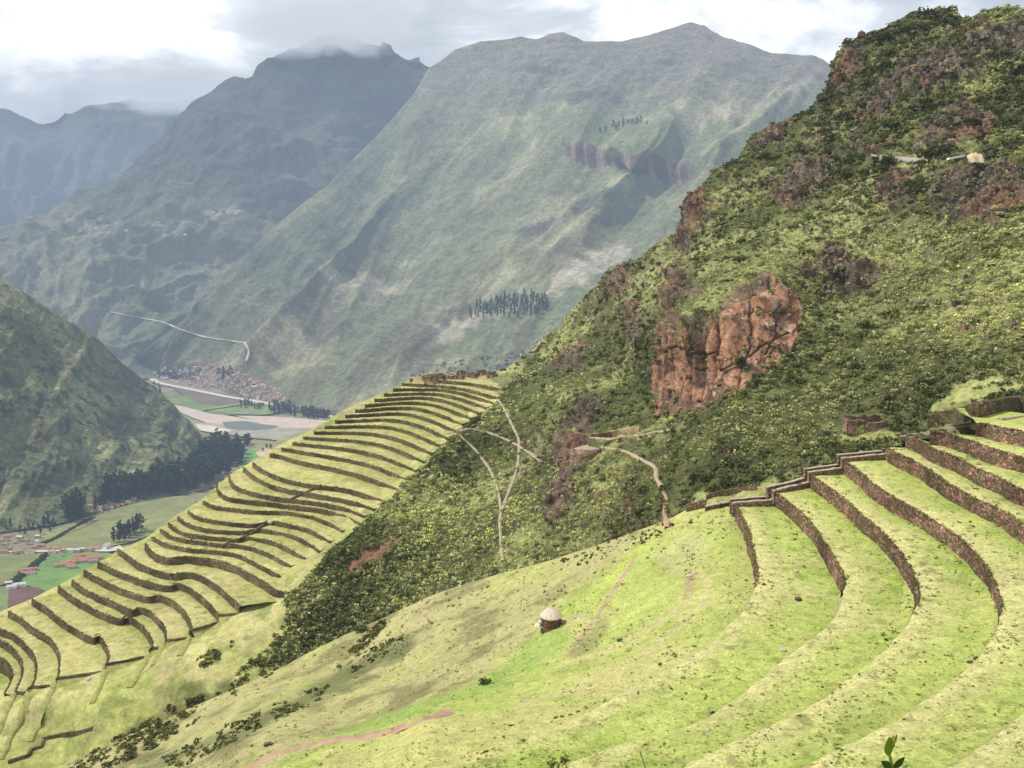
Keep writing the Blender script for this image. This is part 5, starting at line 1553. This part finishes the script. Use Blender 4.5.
top_ = at_d(889, 741, 3.0)
base = C((top_[0] + .03, top_[1] - .35, -2.35))
t = empty("seedling", base)
n = 16
tt = np.linspace(0, 1, n)
cl = (top_ - base)[None] * tt[:, None] + C((.0, .06, 0))[None] * np.sin(tt * math.pi)[:, None]
tip = at_d(890, 756, 3.0) - base
cl = tip[None] * tt[:, None] + C((.02, .05, 0))[None] * np.sin(tt * math.pi)[:, None]
a = np.linspace(0, 2 * math.pi, 7, endpoint=False)
rows = [np.c_[cl[i, 0] + np.cos(a) * .007 * (1.4 - .6 * tt[i]), cl[i, 1] + np.sin(a) * .007 * (1.4 - .6 * tt[i]), np.full(7, cl[i, 2])] for i in range(n)]
i = np.arange(n * 7).reshape(n, 7)
Fc = np.stack([i[:-1], np.roll(i, -1, 1)[:-1], np.roll(i, -1, 1)[1:], i[1:]], -1).reshape(-1, 4)
mk("stem", C(rows).reshape(-1, 3), Fc, M_STEM, parent=t)
def add_leaf(pos, length, width, curl, rx, ry, rz, colr):
    V, F = leaf_blade(length, width, curl)
    o = mk("leaf", V.reshape(-1, 3), F, M_LEAF, np.repeat(C(colr)[None], V.size // 3, 0), True, t)
    o.location = pos; o.rotation_euler = (rx, ry, rz)
add_leaf(tip, .078, .030, .1, .1, -.15, .5, (.12, .20, .03))
add_leaf(tip + C((.0, .0, .03)), .055, .009, .3, .0, .75, .2, (.14, .22, .03))
add_leaf(tip + C((0, 0, .02)), .058, .012, .1, -.1, .12, -.6, (.26, .33, .06))
for i_, (f_, ry, rz, cl_) in enumerate(((.95, -1.15, .2, .2), (.95, 1.1, .1, .3), (.8, .9, 1.9, .3), (.75, -.9, 1.2, .3), (.6, 1.0, .4, .3), (.5, -1.0, -.4, .3))):
    p = cl[min(n - 1, int(f_ * (n - 1)))]
    add_leaf(p, .06, .016, cl_, .2, ry * .8, rz, (.05, .09, .02))
tag(t, "bright green leafy seedling sprouting into view at the bottom edge", "seedling")

for (x, y, hp, lab, sd) in ((640, 752, 18, "thin dry twig poking up at the bottom edge below the hut", 1), (552, 764, 10, "pale flowering grass sprig at the bottom edge", 2), (564, 760, 10, "second pale grass sprig next to another at the bottom edge", 3)):
    tp = at_d(x, y, 3.2); bs = C((tp[0] + .02, tp[1] - .5, -2.3))
    e = empty("grass_sprig" if sd > 1 else "twig", bs)
    n = 10; tt = np.linspace(0, 1, n)
    cl = (tp - bs)[None] * tt[:, None] + C((.03, .05, 0))[None] * np.sin(tt * math.pi)[:, None]
    rows = [np.c_[cl[i, 0] + np.cos(a) * .0035, cl[i, 1] + np.sin(a) * .0035, np.full(7, cl[i, 2])] for i in range(n)]
    i = np.arange(n * 7).reshape(n, 7)
    Fc = np.stack([i[:-1], np.roll(i, -1, 1)[:-1], np.roll(i, -1, 1)[1:], i[1:]], -1).reshape(-1, 4)
    mk("stem", C(rows).reshape(-1, 3), Fc, M_BARK if sd == 1 else M_STEM, parent=e)
    if sd > 1:
        V, sh = leaf_template(40, sd, (.03, .03, .04), .02, False, .2)
        mk("seed_head", (V + cl[-1]).reshape(-1, 3), np.arange(160).reshape(-1, 4), M_LEAF, np.repeat(sh.reshape(-1, 1), 3, 1) * C((.42, .42, .16)), False, e)
    tag(e, lab, "plant")

# ------------------------------------------------------------------ haze and clouds
def vol_mat(name, dens, col):
    m = bpy.data.materials.new(name)
    m.use_nodes = True
    nt = m.node_tree
    nt.nodes.remove(nt.nodes["Principled BSDF"])
    ab = N(nt, "ShaderNodeVolumeAbsorption", Density=dens); ab.inputs[0].default_value = (0, 0, 0, 1)
    em = N(nt, "ShaderNodeEmission", Strength=dens); em.inputs[0].default_value = (*col, 1)  # emission stands in for daylight scattered by the vapour
    ad = N(nt, "ShaderNodeAddShader")
    nt.links.new(ab.outputs[0], ad.inputs[0]); nt.links.new(em.outputs[0], ad.inputs[1])
    nt.links.new(ad.outputs[0], nt.nodes["Material Output"].inputs["Volume"])
    return m
HZ = 1 / 9500.0
m = vol_mat("valley_haze", HZ, (.385, .49, .645))
X0, X1, Y0, Y1, Z0, Z1 = -16000, 16000, -900, 14500, -700, 1500
V = [(x, y, z) for x in (X0, X1) for y in (Y0, Y1) for z in (Z0, Z1)]
F = [(0, 1, 3, 2), (4, 6, 7, 5), (0, 4, 5, 1), (2, 3, 7, 6), (0, 2, 6, 4), (1, 5, 7, 3)]
tag(mk("haze", V, F, m, smooth=False), kind="structure")

def cloud_mat(name, dens, col, scale):
    m = vol_mat(name, dens, col)
    nt = m.node_tree
    tc = N(nt, "ShaderNodeTexCoord")
    mp = N(nt, "ShaderNodeMapping"); mp.inputs["Location"].default_value = (-1, -1, -1); mp.inputs["Scale"].default_value = (2, 2, 2)
    nt.links.new(tc.outputs["Generated"], mp.inputs[0])
    ln = N(nt, "ShaderNodeVectorMath", operation="LENGTH"); nt.links.new(mp.outputs[0], ln.inputs[0])
    nz_ = N(nt, "ShaderNodeTexNoise", Scale=scale, Detail=5.0, Roughness=.6); nt.links.new(mp.outputs[0], nz_.inputs["Vector"])
    ma = N(nt, "ShaderNodeMath", operation="MULTIPLY_ADD"); ma.inputs[1].default_value = 1.5
    nt.links.new(nz_.outputs["Fac"], ma.inputs[0])
    sb = N(nt, "ShaderNodeMath", operation="SUBTRACT"); sb.inputs[0].default_value = 0.0; nt.links.new(ln.outputs["Value"], sb.inputs[1])
    nt.links.new(sb.outputs[0], ma.inputs[2])
    mr = N(nt, "ShaderNodeMapRange"); mr.inputs["From Min"].default_value = -.12; mr.inputs["From Max"].default_value = .45
    mr.inputs["To Min"].default_value = 0.0; mr.inputs["To Max"].default_value = dens
    nt.links.new(ma.outputs[0], mr.inputs[0])
    for n_ in nt.nodes:
        if n_.type == "VOLUME_ABSORPTION": nt.links.new(mr.outputs[0], n_.inputs["Density"])
        if n_.type == "EMISSION": nt.links.new(mr.outputs[0], n_.inputs["Strength"])
    return m
m = cloud_mat("cloud_vapour", 1 / 130.0, (.80, .83, .87), 2.6)
def puff(px, py, d, rx, ry, rz, seed):
    n1, n2 = 30, 48
    th = np.linspace(0.02, math.pi - .02, n1); ph = np.linspace(0, 2 * math.pi, n2, endpoint=False)
    T, PH = np.meshgrid(th, ph, indexing="ij")
    U = np.stack([np.sin(T) * np.cos(PH), np.sin(T) * np.sin(PH), np.cos(T)], -1)
    V = U * (1 + .35 * fbm(U * 2.2 + seed, 5, seed))[..., None] * C((rx, ry, rz))
    i = np.arange(n1 * n2).reshape(n1, n2)
    F = np.stack([i[:-1], i[1:], np.roll(i, -1, 1)[1:], np.roll(i, -1, 1)[:-1]], -1).reshape(-1, 4).tolist() + [list(range(n2)), list(range(n1 * n2 - 1, n1 * n2 - n2 - 1, -1))]
    o = mk("cloud", V.reshape(-1, 3), F, m)
    o.location = at_d(px, py, d)
    return o
tag(puff(322, 24, 6600, 900, 420, 300, 3), "grey-white cloud clinging to the top of the shaded peak", "cloud")
tag(puff(175, 88, 10300, 1100, 500, 330, 5), "white cloud resting on the far blue ridge", "cloud")

# ------------------------------------------------------------------ sky, sun
to_sun = Vector((-.66, .06, .95)).normalized()
sl = bpy.data.lights.new("sun", "SUN")
sl.energy = 5.0
sl.angle = math.radians(.53)
sl.color = (1, .955, .87)
so = bpy.data.objects.new("sun", sl)
COL.objects.link(so)
so.rotation_euler = to_sun.to_track_quat("Z", "Y").to_euler()
so.location = (0, 0, 3000)
wd = bpy.data.worlds.new("World")
scene.world = wd
wd.use_nodes = True
nt = wd.node_tree
bg = nt.nodes["Background"]
sky = N(nt, "ShaderNodeTexSky", sky_type="NISHITA")
sky.sun_disc = False
sky.sun_elevation = math.asin(to_sun.z)
sky.sun_rotation = math.atan2(to_sun.x, to_sun.y)
bg.inputs[1].default_value = .1
nt.links.new(sky.outputs[0], bg.inputs[0])
tc = N(nt, "ShaderNodeTexCoord")
mp = N(nt, "ShaderNodeMapping"); mp.inputs["Scale"].default_value = (2.2, 2.2, 4.4); mp.inputs["Location"].default_value = (.35, .2, .1)
nt.links.new(tc.outputs["Generated"], mp.inputs[0])
n1 = N(nt, "ShaderNodeTexNoise", Scale=1.6, Detail=9.0, Roughness=.56, Distortion=.3)
nt.links.new(mp.outputs[0], n1.inputs["Vector"])
n2 = N(nt, "ShaderNodeTexNoise", Scale=.9, Detail=5.0, Roughness=.5)
nt.links.new(mp.outputs[0], n2.inputs["Vector"])
cloudc = ramp(nt, n1.outputs["Fac"], [(.36, (.36, .38, .415)), (.475, (.56, .58, .61)), (.55, (.95, .955, .965)), (.66, (1.05, 1.05, 1.05))])
bg2 = N(nt, "ShaderNodeBackground", Strength=1.68)
sx = N(nt, "ShaderNodeSeparateXYZ"); nt.links.new(tc.outputs["Generated"], sx.inputs[0])
high = ramp(nt, sx.outputs["Z"], [(.0, 1.0), (.42, 1.0), (.62, .5), (1., .42)])
nt.links.new(mul(nt, cloudc, high), bg2.inputs[0])
ms = N(nt, "ShaderNodeMixShader")
nt.links.new(ramp(nt, n2.outputs["Fac"], [(.22, .55), (.45, 1.)]), ms.inputs[0])
nt.links.new(bg.outputs[0], ms.inputs[1]); nt.links.new(bg2.outputs[0], ms.inputs[2])
nt.links.new(ms.outputs[0], nt.nodes["World Output"].inputs[0])

scene.view_settings.view_transform = "Standard"
scene.view_settings.look = "None"
scene.view_settings.exposure = 0
scene.cycles.max_bounces = 6
scene.cycles.diffuse_bounces = 3
scene.cycles.transparent_max_bounces = 8
scene.cycles.volume_bounces = 0
